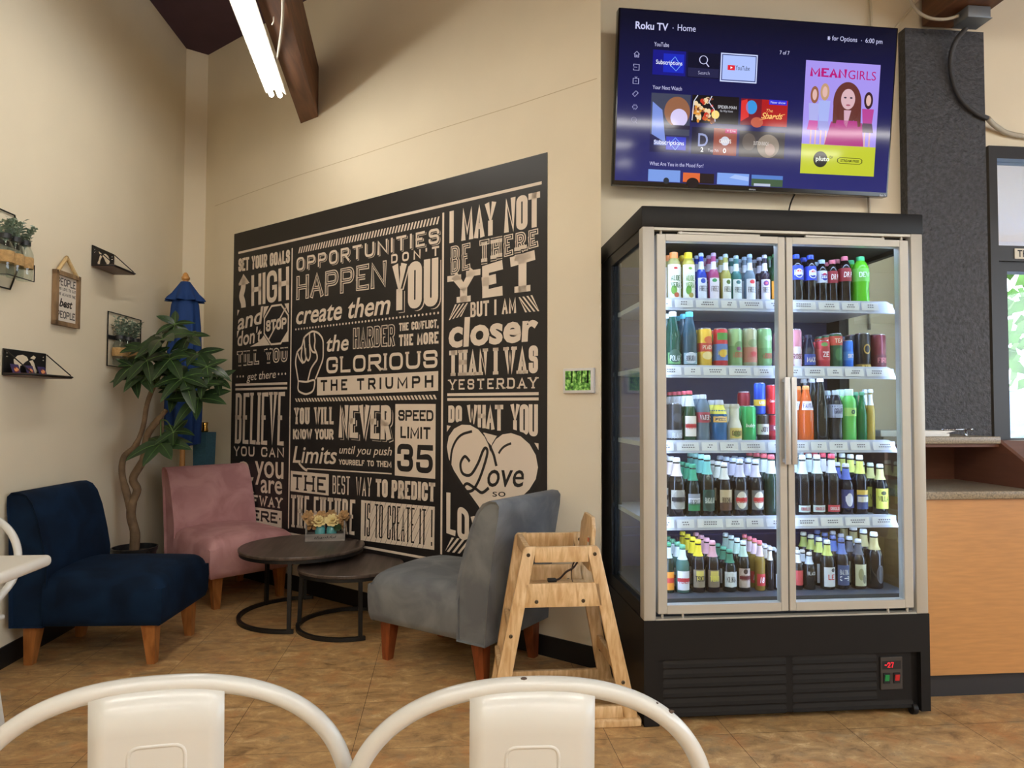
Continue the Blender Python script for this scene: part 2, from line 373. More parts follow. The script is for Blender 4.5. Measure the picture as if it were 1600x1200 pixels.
# ================================================================ SETTING
def MWp(s, z, off=0.0):            # a point on the diagonal wall: s metres along it (to the right), z up, off towards the room
    t = 2.3-s
    return (0.7271-0.73563*t-0.67738*off, 3.216+0.67738*t-0.73563*off, z)
def LWp(t, z, off=0.0):            # a point on the left wall: t metres along it (away), z up, off into the room
    return (-2.0203+0.0216*t+0.99977*off, 3.0+0.99977*t-0.0216*off, z)
CEIL = 3.927
m_wall = pm('painted_wall', (230, 218, 193), 0.75, spec=0.25, var=0.025, vscale=2.5, bump=0.05, bscale=160)
m_ceil = pm('plum_ceiling', (84, 66, 80), 0.8, spec=0.2, var=0.05)
m_black = pm('black_rubber', (18, 17, 18), 0.5)
m_frame = pm('dark_bronze_frame', (52, 51, 52), 0.4, metal=0.3)
def tile_mat():
    m = bpy.data.materials.new('stone_look_vinyl_tile'); m.use_nodes = True; nt = m.node_tree; b = nt.nodes['Principled BSDF']
    N = nt.nodes.new; L = nt.links.new
    tc = N('ShaderNodeTexCoord')
    n1 = N('ShaderNodeTexNoise'); n1.inputs['Scale'].default_value = 11.0; n1.inputs['Detail'].default_value = 10; n1.inputs['Roughness'].default_value = 0.72; n1.inputs['Distortion'].default_value = 0.6
    mp = N('ShaderNodeMapping'); mp.inputs['Scale'].default_value = (0.9, 1.5, 1); mp.inputs['Rotation'].default_value = (0, 0, 0.5); L(tc.outputs['Object'], mp.inputs[0]); L(mp.outputs[0], n1.inputs['Vector'])
    cr = N('ShaderNodeValToRGB'); e = cr.color_ramp.elements
    e[0].position = 0.30; e[0].color = rgb(128, 98, 64); e[1].position = 0.72; e[1].color = rgb(226, 196, 146)
    x = e.new(0.45); x.color = rgb(172, 135, 90); x = e.new(0.57); x.color = rgb(194, 155, 104)
    L(n1.outputs[0], cr.inputs[0])
    n2 = N('ShaderNodeTexNoise'); n2.inputs['Scale'].default_value = 5.5; n2.inputs['Detail'].default_value = 9; n2.inputs['Roughness'].default_value = 0.7; L(tc.outputs['Object'], n2.inputs['Vector'])
    r2 = N('ShaderNodeMapRange'); r2.inputs[1].default_value = 0.52; r2.inputs[2].default_value = 0.68; L(n2.outputs[0], r2.inputs[0])
    mx = N('ShaderNodeMix'); mx.data_type = 'RGBA'; L(cr.outputs[0], mx.inputs[6]); mx.inputs[7].default_value = rgb(196, 124, 70)
    mf = N('ShaderNodeMath'); mf.operation = 'MULTIPLY'; mf.inputs[1].default_value = 0.5; L(r2.outputs[0], mf.inputs[0]); L(mf.outputs[0], mx.inputs[0])
    n3 = N('ShaderNodeTexNoise'); n3.inputs['Scale'].default_value = 7.3; n3.inputs['Detail'].default_value = 9; n3.inputs['Roughness'].default_value = 0.7; L(mp.outputs[0], n3.inputs['Vector'])
    r3 = N('ShaderNodeMapRange'); r3.inputs[1].default_value = 0.54; r3.inputs[2].default_value = 0.70; r3.inputs[4].default_value = 0.45; L(n3.outputs[0], r3.inputs[0])
    m3 = N('ShaderNodeMix'); m3.data_type = 'RGBA'; L(r3.outputs[0], m3.inputs[0]); L(mx.outputs[2], m3.inputs[6]); m3.inputs[7].default_value = rgb(138, 134, 112)
    # dark pits
    vo = N('ShaderNodeTexNoise'); vo.inputs['Scale'].default_value = 120; vo.inputs['Detail'].default_value = 2; L(tc.outputs['Object'], vo.inputs['Vector'])
    rv = N('ShaderNodeMapRange'); rv.inputs[1].default_value = 0.66; rv.inputs[2].default_value = 0.72; rv.inputs[4].default_value = 0.45; L(vo.outputs[0], rv.inputs[0])
    m4 = N('ShaderNodeMix'); m4.data_type = 'RGBA'; L(rv.outputs[0], m4.inputs[0]); L(m3.outputs[2], m4.inputs[6]); m4.inputs[7].default_value = rgb(60, 44, 30)
    # joints: a fixed grid of thin seams
    bt = N('ShaderNodeTexBrick'); bt.offset = 0.0; bt.inputs['Scale'].default_value = 1.0; bt.inputs['Mortar Size'].default_value = 0.0011; bt.inputs['Mortar Smooth'].default_value = 0.3
    bt.inputs['Brick Width'].default_value = 0.457; bt.inputs['Row Height'].default_value = 0.40; bt.inputs['Bias'].default_value = -1
    m2 = N('ShaderNodeMapping'); m2.inputs['Location'].default_value = (-1.06+0.457*12, -2.55+0.40*24, 0); L(tc.outputs['Object'], m2.inputs[0]); L(m2.outputs[0], bt.inputs['Vector'])
    m5 = N('ShaderNodeMix'); m5.data_type = 'RGBA'; L(bt.outputs['Fac'], m5.inputs[0]); L(m4.outputs[2], m5.inputs[6]); m5.inputs[7].default_value = rgb(48, 34, 24)
    L(m5.outputs[2], b.inputs['Base Color'])
    rr = N('ShaderNodeMapRange'); rr.inputs[3].default_value = 0.30; rr.inputs[4].default_value = 0.50; L(n1.outputs[0], rr.inputs[0]); L(rr.outputs[0], b.inputs['Roughness'])
    b.inputs['Specular IOR Level'].default_value = 0.35
    bp = N('ShaderNodeBump'); bp.inputs['Strength'].default_value = 0.12; bp.inputs['Distance'].default_value = 0.004; L(n1.outputs[0], bp.inputs['Height']); L(bp.outputs[0], b.inputs['Normal'])
    return m
m_tile = tile_mat()
struct('floor', MB().box(-3.2, 7.2, -6.2, 6.2, -0.08, 0.0), m_tile)
struct('ceiling', MB().box(-3.2, 7.2, -6.2, 6.2, CEIL, CEIL+0.1), m_ceil)
def wallp(name, pts, z0=0.0, z1=CEIL, mat=None):
    return struct(name, MB().prism([(p[0], p[1], z0) for p in pts], (0, 0, z1-z0)), mat or m_wall)
a0, a1 = LWp(-9.0, 0), LWp(2.4906, 0)
wallp('wall_left', [a0[:2], a1[:2], (a1[0]-.15, a1[1]), (a0[0]-.15, a0[1])])
wallp('wall_corner', [(-1.9665, 5.49), (-1.833, 5.575), (-1.80, 5.72), (-2.11, 5.72), (-2.11, 5.49)])
wallp('wall_diagonal', [(-1.833, 5.575), (0.7271, 3.216), (0.7271, 3.52), (-1.70, 5.72)])
TVY = 3.37
wb = MB(); wb.box(0.7271, 2.80, TVY, TVY+.15, 0, CEIL); wb.box(2.80, 7.0, TVY, TVY+.15, 2.565, CEIL); wb.box(5.6, 7.0, TVY, TVY+.15, 0, 2.565)
struct('wall_back', wb, m_wall)
rw = MB(); rw.box(7.0, 7.15, -6, 3.5, 0, .7); rw.box(7.0, 7.15, -6, 3.5, 2.7, CEIL); rw.box(7.0, 7.15, -6, -4.5, .7, 2.7); rw.box(7.0, 7.15, 2.6, 3.5, .7, 2.7); struct('wall_right', rw, m_wall)
w2 = MB(); w2.box(7.02, 7.10, -4.5, 2.6, .7, .76); w2.box(7.02, 7.10, -4.5, 2.6, 2.64, 2.7)
for yv in (-4.5, -2.15, .2, 2.54): w2.box(7.02, 7.10, yv, yv+.06, .76, 2.64)
struct('window_2', w2, m_frame)  # unseen window opening, added for cool daylight fill from the right
wallp('wall_rear', [(-3, -6.15), (7, -6.15), (7, -6.0), (-3, -6.0)])
# skirting
bb = MB(); bb.prism([LWp(-9, 0, 0), LWp(2.48, 0, 0), LWp(2.48, 0, .008), LWp(-9, 0, .008)], (0, 0, 0.098)); struct('baseboard_left', bb, m_black)
bb = MB(); bb.prism([MWp(-1.17, 0, 0), MWp(2.298, 0, 0), MWp(2.298, 0, .008), MWp(-1.17, 0, .008)], (0, 0, 0.098)); struct('baseboard_diagonal', bb, m_black)
# plaster joint running across the diagonal wall above the mural
jt = MB(); jp = [(-1.05, 2.72), (-.6, 2.735), (0, 2.75), (.6, 2.752), (1.2, 2.757), (1.8, 2.752), (2.28, 2.757)]
for p, q in zip(jp, jp[1:]): jt.quad(MWp(p[0], p[1], .0006), MWp(q[0], q[1], .0006), MWp(q[0], q[1]+.004, .0006), MWp(p[0], p[1]+.004, .0006))
struct('trim_1', jt, pm('plaster_joint', (196, 178, 144), 0.8))

# ---------------------------------------------------------------- pillar, door front and what is outside it
m_pillar = pm('rough_black_pillar', (66, 66, 70), 0.55, spec=0.4, var=0.35, vscale=48, bump=1.0, bscale=62)
pl = MB(); pl.box(2.325, 2.755, 3.315, TVY, 0, 3.14)
struct('trim_2', pl, m_pillar)
m_pane = glass('window_pane_glass', (248, 252, 250), 0.03)
win = MB(); yf0, yf1 = TVY-.02, TVY+.08
win.box(2.80, 5.6, yf0, yf1, 2.50, 2.565)
win.box(2.80, 2.845, yf0, yf1, 0, 2.50)
win.box(5.55, 5.6, yf0, yf1, 0, 2.50)
win.box(2.845, 5.55, yf0, yf1, 1.965, 2.045)
for x in (3.86, 4.75): win.box(x, x+.06, yf0, yf1, 0, 2.5)
wo = struct('window_1', win, m_frame)
gp = MB(); gp.box(2.845, 5.55, TVY+.03, TVY+.036, 2.045, 2.50); gp.build('pane', m_pane, wo)
dr = MB(); dr.box(2.85, 2.905, yf0+.02, yf1, 0.02, 1.965); dr.box(3.80, 3.855, yf0+.02, yf1, .02, 1.965); dr.box(2.905, 3.80, yf0+.02, yf1, 1.915, 1.965); dr.box(2.905, 3.80, yf0+.02, yf1, .02, .25)
dr.box(2.905, 3.80, yf0+.02, yf1, 1.03-.02, 1.05)
do_ = struct('door_1', dr, m_frame)
gp = MB(); gp.box(2.905, 3.80, TVY+.03, TVY+.036, .25, 1.915); gp.build('pane', m_pane, do_)
gp = MB(); gp.box(3.92, 5.55, TVY+.03, TVY+.036, .0, 1.965); gp.build('pane', m_pane, wo)
m_offw = pm('sticker_white', (222, 214, 196), 0.5)
st = MB(); st.box(2.93, 3.36, yf0-.004, yf0-.001, 1.977, 2.03)
sk = st.build('door_sticker', m_offw); tag(sk, 'white printed strip on the dark transom bar over the glass door', 'sticker')
sl = MB(); polys_to(sl, word('THIS DOOR', rectq(2.945, 1.986, 3.17, 2.022), .006), lambda x, z: (x, yf0-.0046, z)); sl.build('lettering', m_black, sk)
# outside, seen through the panes
gr = struct('ground', MB().box(-4, 16, 3.6, 24, -.12, -.02), pm('pavement', (168, 166, 162), 0.9, var=.1, vscale=1.5))
aw = MB(); aw.box(2.2, 8, 3.56, 5.6, 2.62, 2.70); aw.box(2.2, 8, 5.5, 5.62, 2.42, 2.70)
tag(aw.build('awning', pm('pale_canopy', (226, 228, 250), .6)), 'pale grey awning soffit over the pavement outside the door', 'awning')
m_leaf2 = pm('street_foliage', (96, 140, 62), 0.6, var=.5, vscale=3)
m_bark = pm('street_bark', (96, 80, 64), .9)
def street_tree(x, y, h, r, lab):
    t = thing('street_tree', lab, 'tree', (x, y, 0), 0, 'trees across the street')
    MB().tube([(0, 0, -.02), (.05, .02, h*.35), (0, 0, h*.7)], [.12, .10, .06], 8).build('trunk', m_bark, t, True)
    f = MB()
    for i in range(420):
        a, b = random.uniform(0, 2*PI), random.uniform(-1, 1); q = r*random.uniform(.45, 1)
        c = Vector((q*math.cos(a)*math.sqrt(1-b*b), q*math.sin(a)*math.sqrt(1-b*b), h*.68+q*b*1.05)); n = Vector((random.gauss(0, 1), random.gauss(0, 1), random.gauss(0, 1))).normalized()
        u = n.orthogonal().normalized(); v = n.cross(u); sz = random.uniform(.12, .24)
        f.quad(tuple(c+u*sz), tuple(c+v*sz*.6), tuple(c-u*sz), tuple(c-v*sz*.6))
    f.build('foliage', m_leaf2, t)
street_tree(9.2, 11.2, 4.6, 1.8, 'leafy green tree left of two seen through the door glass')
street_tree(13.6, 12.5, 5.2, 2.0, 'leafy green tree right of two seen through the door glass')
# parked car outside
car = thing('car', 'blue parked car outside beyond the counter and glass door', 'car', (7.4, 7.9, 0), 0.25)
cb = MB(); cb.prism([(-2.1, -.85, .28), (2.1, -.85, .28), (2.15, -.85, .62), (1.75, -.85, .82), (1.15, -.85, .92), (.55, -.85, 1.36), (-.95, -.85, 1.42), (-1.6, -.85, .98), (-2.1, -.85, .90)], (0, 1.7, 0), .07, 3)
cb.build('body', pm('car_paint', (70, 118, 190), .25, coat=.6), car, True, 40)
cg = MB(); cg.prism([(-1.35, -.87, .98), (.98, -.87, .94), (.50, -.87, 1.28), (-.90, -.87, 1.33)], (0, 1.74, 0)); cg.build('side_window', pm('car_glass', (30, 36, 44), .08), car)
for x in (-1.3, 1.35):
    for y in (-.80, .62):
        w_ = MB(); w_.M = Matrix.Translation((x, y, .30)) @ Matrix.Rotation(-PI/2, 4, 'X'); w_.lathe([(.20, 0), (.31, .01), (.32, .05), (.32, .15), (.31, .19), (.2, .2)], 20); w_.build('wheel', m_black, car, True, 40)
# speaker hanging inside the door front, at the frame's right edge
spk = thing('hanging_speaker', 'small black speaker box mounted high in front of the window', 'speaker', (3.07, 3.28, 2.16))
MB().rbox(-.07, .07, -.07, .07, 0, .24, .02).build('body', m_black, spk, True, 40)
MB().tube([(0, .06, .20), (0, .072, .30), (0, .072, .36)], .01).build('bracket', m_frame, spk, True)

# ---------------------------------------------------------------- beams and tube lights
m_beam = wood('fir_beam', (74, 44, 26), (112, 72, 44), .55, (8, .7, 8), 3.0)
bm_ = MB()
dirv = Vector((.0605, -1, 0)).normalized(); sidev = Vector((1, .0605, 0)).normalized()
c0 = Vector((-.897, 4.712, 0))
P0 = [c0-sidev*.066, c0+sidev*.066]
far = [MWp((2.3-2.300), 3.1), MWp((2.3-2.117), 3.1)]
pa, pb = Vector(far[0]), Vector(far[1])
qa, qb = pa+dirv*9.2, pb+dirv*9.1
bm_.add([tuple(pa)[:2]+(3.1,), tuple(pb)[:2]+(3.1,), tuple(qb)[:2]+(3.1,), tuple(qa)[:2]+(3.1,), tuple(pa)[:2]+(3.43,), tuple(pb)[:2]+(3.43,), tuple(qb)[:2]+(3.43,), tuple(qa)[:2]+(3.43,)],
        [(0, 3, 2, 1), (4, 5, 6, 7), (0, 1, 5, 4), (1, 2, 6, 5), (2, 3, 7, 6), (3, 0, 4, 7)])
tag(bm_.build('ceiling_beam', m_beam), 'brown timber beam running from the diagonal wall above the mural', 'beam')
b2 = MB(); b2.box(2.43, 2.66, -5.9, 3.33, 3.16, 3.52)
tag(b2.build('ceiling_beam', m_beam), 'brown timber beam resting over the rough black pillar', 'beam')
jb = thing('junction_box', 'grey metal junction box under the timber beam by the black pillar', 'electrical box', (2.575, 3.17, 3.10))
MB().rbox(-.06, .06, -.05, .05, 0, .058, .005).build('body', pm('galvanised', (128, 132, 138), .45, metal=.6), jb, True, 40)
MB().rbox(-.064, .064, -.054, .054, -.004, 0, .002).build('cover', pm('galvanised_cover', (112, 120, 130), .4, metal=.6), jb, True, 40)
m_flex = pm('flex_conduit', (188, 180, 164), .45, metal=.3, bump=.5, bscale=300)
m_flexd = pm('dark_flex_conduit', (70, 70, 74), .45, metal=.3, bump=.5, bscale=300)
def cable(name, pts, r, mat, lab, cat='cable', n=8):
    return tag(MB().tube(smooth_path(pts), r, n).build(name, mat, None, True), lab, cat)
cable('conduit', [(2.58, 3.21, 3.10), (2.555, 3.27, 3.04), (2.555, 3.295, 2.93), (2.60, 3.298, 2.79), (2.69, 3.298, 2.71), (2.755, 3.30, 2.685)], .012, m_flexd, 'dark flexible conduit curving down over the black pillar', 'conduit')
cable('conduit', [(2.757, 3.30, 2.684), (2.83, 3.33, 2.655), (2.95, 3.35, 2.625), (3.3, 3.35, 2.60)], .013, m_flex, 'pale ribbed conduit on the wall just right of the black pillar', 'conduit')
cable('conduit', [(2.505, 3.17, 3.13), (2.44, 3.18, 3.115), (2.37, 3.2, 3.13), (2.32, 3.22, 3.18), (2.295, 3.25, 3.3), (2.30, 3.28, 3.6), (2.30, 3.3, 3.92)], .008, m_flex, 'pale flexible conduit looping up left of the junction box', 'conduit')
cable('wall_cable', [(2.165, 3.355, 3.05), (2.17, 3.355, 3.2), (2.165, 3.355, 3.4), (2.17, 3.355, 3.9)], .007, pm('painted_conduit', (206, 196, 170), .6), 'painted cable running up the wall from the television top', 'cable')
cable('wall_cable', [(2.20, 3.355, 3.02), (2.26, 3.35, 3.10), (2.33, 3.345, 3.2), (2.5, 3.345, 3.4)], .007, pm('painted_conduit', (206, 196, 170), .6), 'slanting painted cable between the television and the beam', 'cable')
cable('wall_cable', [(2.14, 3.355, 2.30), (2.145, 3.355, 2.15), (2.13, 3.355, 2.02), (2.14, 3.36, 1.6)], .007, m_flex, 'ribbed pale cable dropping from the television behind the cooler', 'cable')
cable('power_cord', [(1.72, 3.26, 2.28), (1.72, 3.355, 2.2), (1.72, 3.36, 2.0), (1.72, 3.36, 1.7)], .004, m_black, 'thin black cord hanging under the television', 'cord')
m_tube = em('fluorescent_tube', (255, 251, 242), TUBE_L)
m_tube2 = em('older_fluorescent_tube', (255, 251, 242), TUBE_NEAR_L)
m_lampw = pm('white_lamp_metal', (214, 208, 196), .4)
def tube_light(x, y, z, ang, length, lab, group='tube lights on the ceiling', mt=None):
    t = thing('tube_light', lab, 'ceiling light', (x, y, z), ang, group)     # runs along local -y from its far end
    h = MB(); h.prism([(-.035, 0, .05), (.035, 0, .05), (.06, 0, .015), (.055, 0, .013), (.03, 0, .035), (-.03, 0, .035), (-.055, 0, .013), (-.06, 0, .015)], (0, -length, 0)); h.build('housing', m_lampw, t)
    for sx in (-.024, .024):
        b = MB(); b.M = Matrix.Translation((sx, -.01, 0)) @ Matrix.Rotation(PI/2, 4, 'X'); b.lathe([(.004, 0), (.014, .003), (.015, .02), (.015, length-.04), (.014, length-.022), (.004, length-.02)], 8); b.build('tube', mt or m_tube, t, True)
    for yy in (-.25, -length+.25):
        MB().tube([(0, yy, .05), (0, yy, CEIL-z)], .0025, 6).build('hanger', m_lampw, t)
    return t
tube_light(-1.005, 4.25, 3.05, .076, 2.4, 'bright double tube light hanging beside the timber beam', None, m_tube2)
for i, (x, y, L_) in enumerate([(0.6, -.7, 2.4), (3.2, -.7, 2.4), (5.8, -.7, 2.4), (0.0, -2.3, 2.4), (2.6, -2.3, 2.4), (5.2, -2.3, 2.4), (-.2, -4.2, 2.4), (3.0, -4.2, 2.4)]):
    tube_light(x, y, 3.2, -PI/2, L_, 'double tube light further back in the room, out of view')
fx = thing('light_cable', 'thin curly flex hooked along the timber beam above the tube light', 'cable', (0, 0, 0))
MB().tube(smooth_path([(-.955, 4.06, 3.082), (-.925, 3.90, 3.078), (-.868, 3.72, 3.082), (-.81, 3.52, 3.085), (-.765, 3.34, 3.088), (-.730, 3.15, 3.14), (-.720, 2.9, 3.3), (-.715, 2.6, 3.6)]), .007, 8).build('flex', m_flex, fx, True)
MB().tube([(-.835, 3.46, 3.099), (-.835, 3.46, 3.075), (-.845, 3.475, 3.066), (-.85, 3.49, 3.075), (-.843, 3.49, 3.085)], .003, 6).build('hook', m_lampw, fx, True)

# ================================================================ MURAL
m_mural = pm('mural_black', (32, 29, 29), 0.38, spec=0.45, var=.08, vscale=9)
m_cream = pm('mural_cream', (228, 212, 194), 0.5, spec=.3)
m_mdark = pm('mural_dark_print', (34, 31, 31), 0.42)
S0, S1, MZ0, MZ1 = -.775, 1.998, 0.27, 2.467
mural = MB().prism([MWp(S0, MZ0, .0005), MWp(S1, MZ0, .0005), MWp(S1, MZ0, .0025), MWp(S0, MZ0, .0025)], (0, 0, MZ1-MZ0)).build('typographic_mural', m_mural)
tag(mural, 'large black mural of cream motivational lettering on the diagonal wall', 'mural')
LAY = [MB(), MB(), MB(), MB()]          # cream, dark over cream, cream over dark, dark over all
def put(k, polys):
    off = .0031+.0006*k
    polys_to(LAY[k], polys, lambda s, z: MWp(s, z, off))
def R4(x0, z0, x1, z1): return [rectq(x0, z0, x1, z1)]
def hatch(q, n, w, lean):
    out = []
    for i in range(n):
        x = (i+.5)/n
        a = bil(q, max(0, min(1, x-lean/2-w/2/n)), 0); b = bil(q, max(0, min(1, x-lean/2+w/2/n)), 0); c = bil(q, max(0, min(1, x+lean/2+w/2/n)), 1); d = bil(q, max(0, min(1, x+lean/2-w/2/n)), 1)
        out.append((a, b, c, d))
    return out
def shadowed(t, q, th, d, **k):
    put(0, word(t, q, th, dx=d, dy=-d*.8, **k)); put(1, word(t, q, th*1.0, dx=d*.45, dy=-d*.36, thk=th*1.25, **k)); put(2, word(t, q, th, **k))
def outlined(t, q, th, inner=.5, **k):
    put(0, word(t, q, th, **k)); put(1, word(t, q, th, thk=th*inner, **k))
# frame lines
put(0, R4(-.716, 2.312, 1.965, 2.328)); put(0, R4(-.716, .358, 1.965, .372)); put(0, R4(-.078, .396, -.066, 2.268)); put(0, R4(1.295, .40, 1.309, 2.28))
# left column
put(0, word('SET YOUR GOALS', [(-.712, 2.18), (-.097, 2.172), (-.097, 2.262), (-.712, 2.278)], .019, gap=.022, space=.028))
put(0, [((-.712, 2.085), (-.655, 2.115), (-.648, 2.155), (-.648, 2.155)), ((-.655, 2.09), (-.567, 2.085), (-.645, 2.157), (-.65, 2.157))])
put(0, ribbon(rounded([(-.645, 2.10), (-.645, 2.05), (-.675, 2.0), (-.64, 1.95), (-.64, 1.915)], .05, [0, 1, 1, 1, 0]), .058))
put(0, [((-.705, 2.08), (-.585, 2.08), (-.648, 2.158), (-.648, 2.158))])
put(0, word('HIGH', [(-.541, 1.917), (-.099, 1.923), (-.104, 2.15), (-.546, 2.135)], .034, gap=.05))
put(0, [((-.716, 1.86), (-.69, 1.90), (-.716, 1.905), (-.716, 1.905)), ((-.39, 1.90), (-.33, 1.90), (-.395, 1.82), (-.395, 1.82)), ((-.15, 1.90), (-.1, 1.90), (-.1, 1.83), (-.1, 1.83)),
        ((-.55, 1.628), (-.31, 1.628), (-.385, 1.70), (-.43, 1.66)), ((-.17, 1.64), (-.1, 1.64), (-.1, 1.72), (-.1, 1.72)), ((-.716, 1.75), (-.716, 1.70), (-.69, 1.75), (-.69, 1.755))])
put(0, bword('and', [(-.711, 1.757), (-.395, 1.788), (-.395, 1.872), (-.714, 1.84)], .15, .018)); put(0, bword("don't", [(-.708, 1.64), (-.41, 1.66), (-.41, 1.735), (-.708, 1.715)], .12, .016))
oc = [(-.378+.275*x, 1.632+.264*z) for x, z in ((.3, 0), (.7, 0), (1, .3), (1, .7), (.7, 1), (.3, 1), (0, .7), (0, .3), (.3, 0))]
put(1, [tuple(oc[:-1])]); put(2, ribbon(oc, .013))
put(2, word('STOP', [(-.358, 1.722), (-.122, 1.730), (-.122, 1.807), (-.358, 1.80)], .018, gap=.022)); put(2, ribbon([(-.33, 1.66), (-.135, 1.87)], .012))
outlined('TILL YOU', [(-.718, 1.492), (-.102, 1.506), (-.104, 1.604), (-.72, 1.604)], .027, .42, slab=.012, gap=.03)
put(0, bword('get there', [(-.585, 1.388), (-.236, 1.40), (-.237, 1.44), (-.586, 1.428)], .2, .006))
for i in range(3):
    put(0, disc2(-.705+.038*i, 1.42, .008, .008, 8)); put(0, disc2(-.205+.038*i, 1.425, .008, .008, 8))
put(0, R4(-.727, 1.352, -.107, 1.368)); put(0, R4(-.727, 1.32, -.107, 1.336))
put(0, word('BELIEVE', [(-.733, .937), (-.13, .941), (-.122, 1.304), (-.73, 1.30)], .030, gap=.030, slab=.016))
put(0, word('YOU CAN', [(-.733, .848), (-.134, .862), (-.134, .928), (-.734, .919)], .013, gap=.035, space=.06))
put(0, bword('&', [(-.715, .60), (-.47, .60), (-.47, .835), (-.715, .835)], 0, 0, .73))
put(0, bword('you', [(-.465, .716), (-.135, .722), (-.135, .84), (-.468, .832)], 0, .012)); put(0, bword('are', [(-.393, .612), (-.148, .617), (-.148, .708), (-.394, .706)], 0, .014))
put(0, word('HALFWAY', [(-.734, .51), (-.146, .521), (-.143, .592), (-.736, .585)], .016, slab=.012))
put(0, R4(-.733, .392, -.147, .504)); put(1, word('THERE', [(-.71, .41), (-.19, .415), (-.19, .488), (-.71, .484)], .016, slab=.010)); put(1, disc2(-.168, .45, .008, .008, 8))
# centre column
put(0, hatch(rectq(-.005, 2.223, 1.274, 2.264), 50, .5, .012))
shadowed('OPPORTUNITIES', [(-.021, 2.106), (1.272, 2.115), (1.272, 2.20), (-.021, 2.195)], .015, .010, gap=.045)
put(0, word('HAPPEN', rectq(-.021, 1.912, .850, 2.072), .034, gap=.05)); put(1, word('HAPPEN', rectq(-.021, 1.912, .850, 2.072), .034, gap=.05, thk=.02)); put(2, word('HAPPEN', rectq(-.021, 1.912, .850, 2.072), .034, gap=.05, thk=.006, dx=-.003))
put(0, word("DON'T", rectq(.888, 2.046, 1.272, 2.10), .012, gap=.05))
shadowed('YOU', rectq(.905, 1.765, 1.268, 2.035), .05, .020, gap=.065)
put(0, bword('create them', rectq(-.018, 1.752, .885, 1.838), .25, .016))
for i in range(44): put(0, disc2(-.02+1.288*i/43, 1.717+.008*i/43, .007, .007, 8))
# raised fist
fx0, fz0 = -.022, 1.282
F_ = lambda pts: [(fx0+p[0]*.298, fz0+p[1]*.412) for p in pts]
for pts, fl in (([(.12, .22), (.0, .52), (.06, .70), (.24, .76), (.30, .92), (.50, .98), (.60, 1.0), (.80, .97), (.97, .86), (.98, .55), (.72, .24)], 1), ([(.12, .22), (.10, .06), (.40, .0), (.66, .05), (.72, .24), (.42, .20), (.12, .22)], 1),
               ([(.24, .76), (.20, .60), (.30, .50), (.38, .55), (.36, .74)], 1), ([(.30, .92), (.36, .62), (.46, .52), (.54, .60), (.50, .80)], 1), ([(.50, .98), (.50, .80), (.60, .66), (.74, .66)], 1), ([(.06, .70), (.16, .56), (.28, .50)], 1), ([(.74, .66), (.80, .56), (.66, .48), (.55, .40), (.46, .22)], 1), ([(.74, .66), (.66, .74), (.70, .84), (.66, .97)], 1)):
    put(0, ribbon(rounded(F_(pts), .03, [fl]*len(pts)), .0125))
put(0, bword('the', rectq(.301, 1.555, .515, 1.628), .2, .016))
outlined('HARDER', rectq(.556, 1.558, .925, 1.688), .024, .55, gap=.030)
put(0, word('THE CONFLICT,', rectq(.959, 1.643, 1.272, 1.69), .010, gap=.0125, space=.02)); put(0, word('THE MORE', rectq(.959, 1.555, 1.272, 1.622), .015, gap=.02, space=.026))
put(0, word('GLORIOUS', [(.295, 1.414), (1.272, 1.422), (1.272, 1.52), (.294, 1.518)], .019, slab=.014, gap=.03))
put(0, [[(.211, 1.276), (1.272, 1.293), (1.272, 1.402), (.211, 1.392)]]); put(1, word('THE TRIUMPH', [(.248, 1.303), (1.235, 1.312), (1.235, 1.38), (.247, 1.374)], .015, gap=.05, space=.055))
put(0, hatch([(-.02, 1.235), (1.262, 1.246), (1.262, 1.271), (-.02, 1.258)], 44, .55, -.014))
put(0, word('YOU WILL', [(-.026, 1.088), (.383, 1.092), (.382, 1.204), (-.027, 1.196)], .021, gap=.024, slab=.006, space=.04)); put(0, word('KNOW YOUR', [(-.036, .988), (.38, .998), (.38, 1.064), (-.037, 1.055)], .017, gap=.019, space=.026))
shadowed('NEVER', rectq(.430, 1.012, .900, 1.214), .036, .016, gap=.046)
put(0, bword('Limits', [(-.035, .835), (.415, .848), (.415, .935), (-.037, .922)], .22, .012, .56)); put(0, ribbon(rounded([(.03, .835), (.08, .80), (.12, .79)], .03, [0, 1, 0]), .016))
put(0, bword('until you push', [(.437, .914), (.908, .921), (.908, .957), (.437, .949)], .25, .006)); put(0, word('YOURSELF TO THEM', [(.435, .845), (.905, .851), (.905, .888), (.435, .877)], .008, gap=.011, space=.02))
put(0, [[(.115, .798), (.908, .811), (.908, .819), (.115, .806)]])
put(0, R4(.934, .807, 1.254, 1.22)); put(1, word('SPEED', rectq(.960, 1.124, 1.238, 1.186), .013, gap=.018)); put(1, word('LIMIT', rectq(.978, 1.024, 1.216, 1.091), .014, gap=.024)); put(1, word('35', rectq(.953, .834, 1.236, .992), .031, gap=.055))
put(0, R4(-.056, .645, .339, .779)); put(1, word('THE', rectq(-.04, .658, .318, .758), .017, slab=.016, gap=.03))
put(0, word('BEST WAY', [(.376, .66), (.733, .669), (.736, .782), (.375, .774)], .0105, gap=.02, space=.045)); put(0, word('TO PREDICT', [(.772, .673), (1.254, .681), (1.256, .786), (.771, .778)], .026, gap=.03, slab=.004, space=.03))
put(0, word('THE FUTURE', [(-.056, .41), (.594, .425), (.60, .64), (-.056, .622)], .023, gap=.026, slab=.014, space=.03))
cb_ = [(.644, .402), (1.25, .418), (1.252, .654), (.646, .642)]; put(0, [cb_]); put(1, hatch(cb_, 14, .055, .22)); put(1, word('IS TO CREATE IT !', [(.677, .43), (1.235, .438), (1.236, .636), (.681, .628)], .010, gap=.02, space=.03))
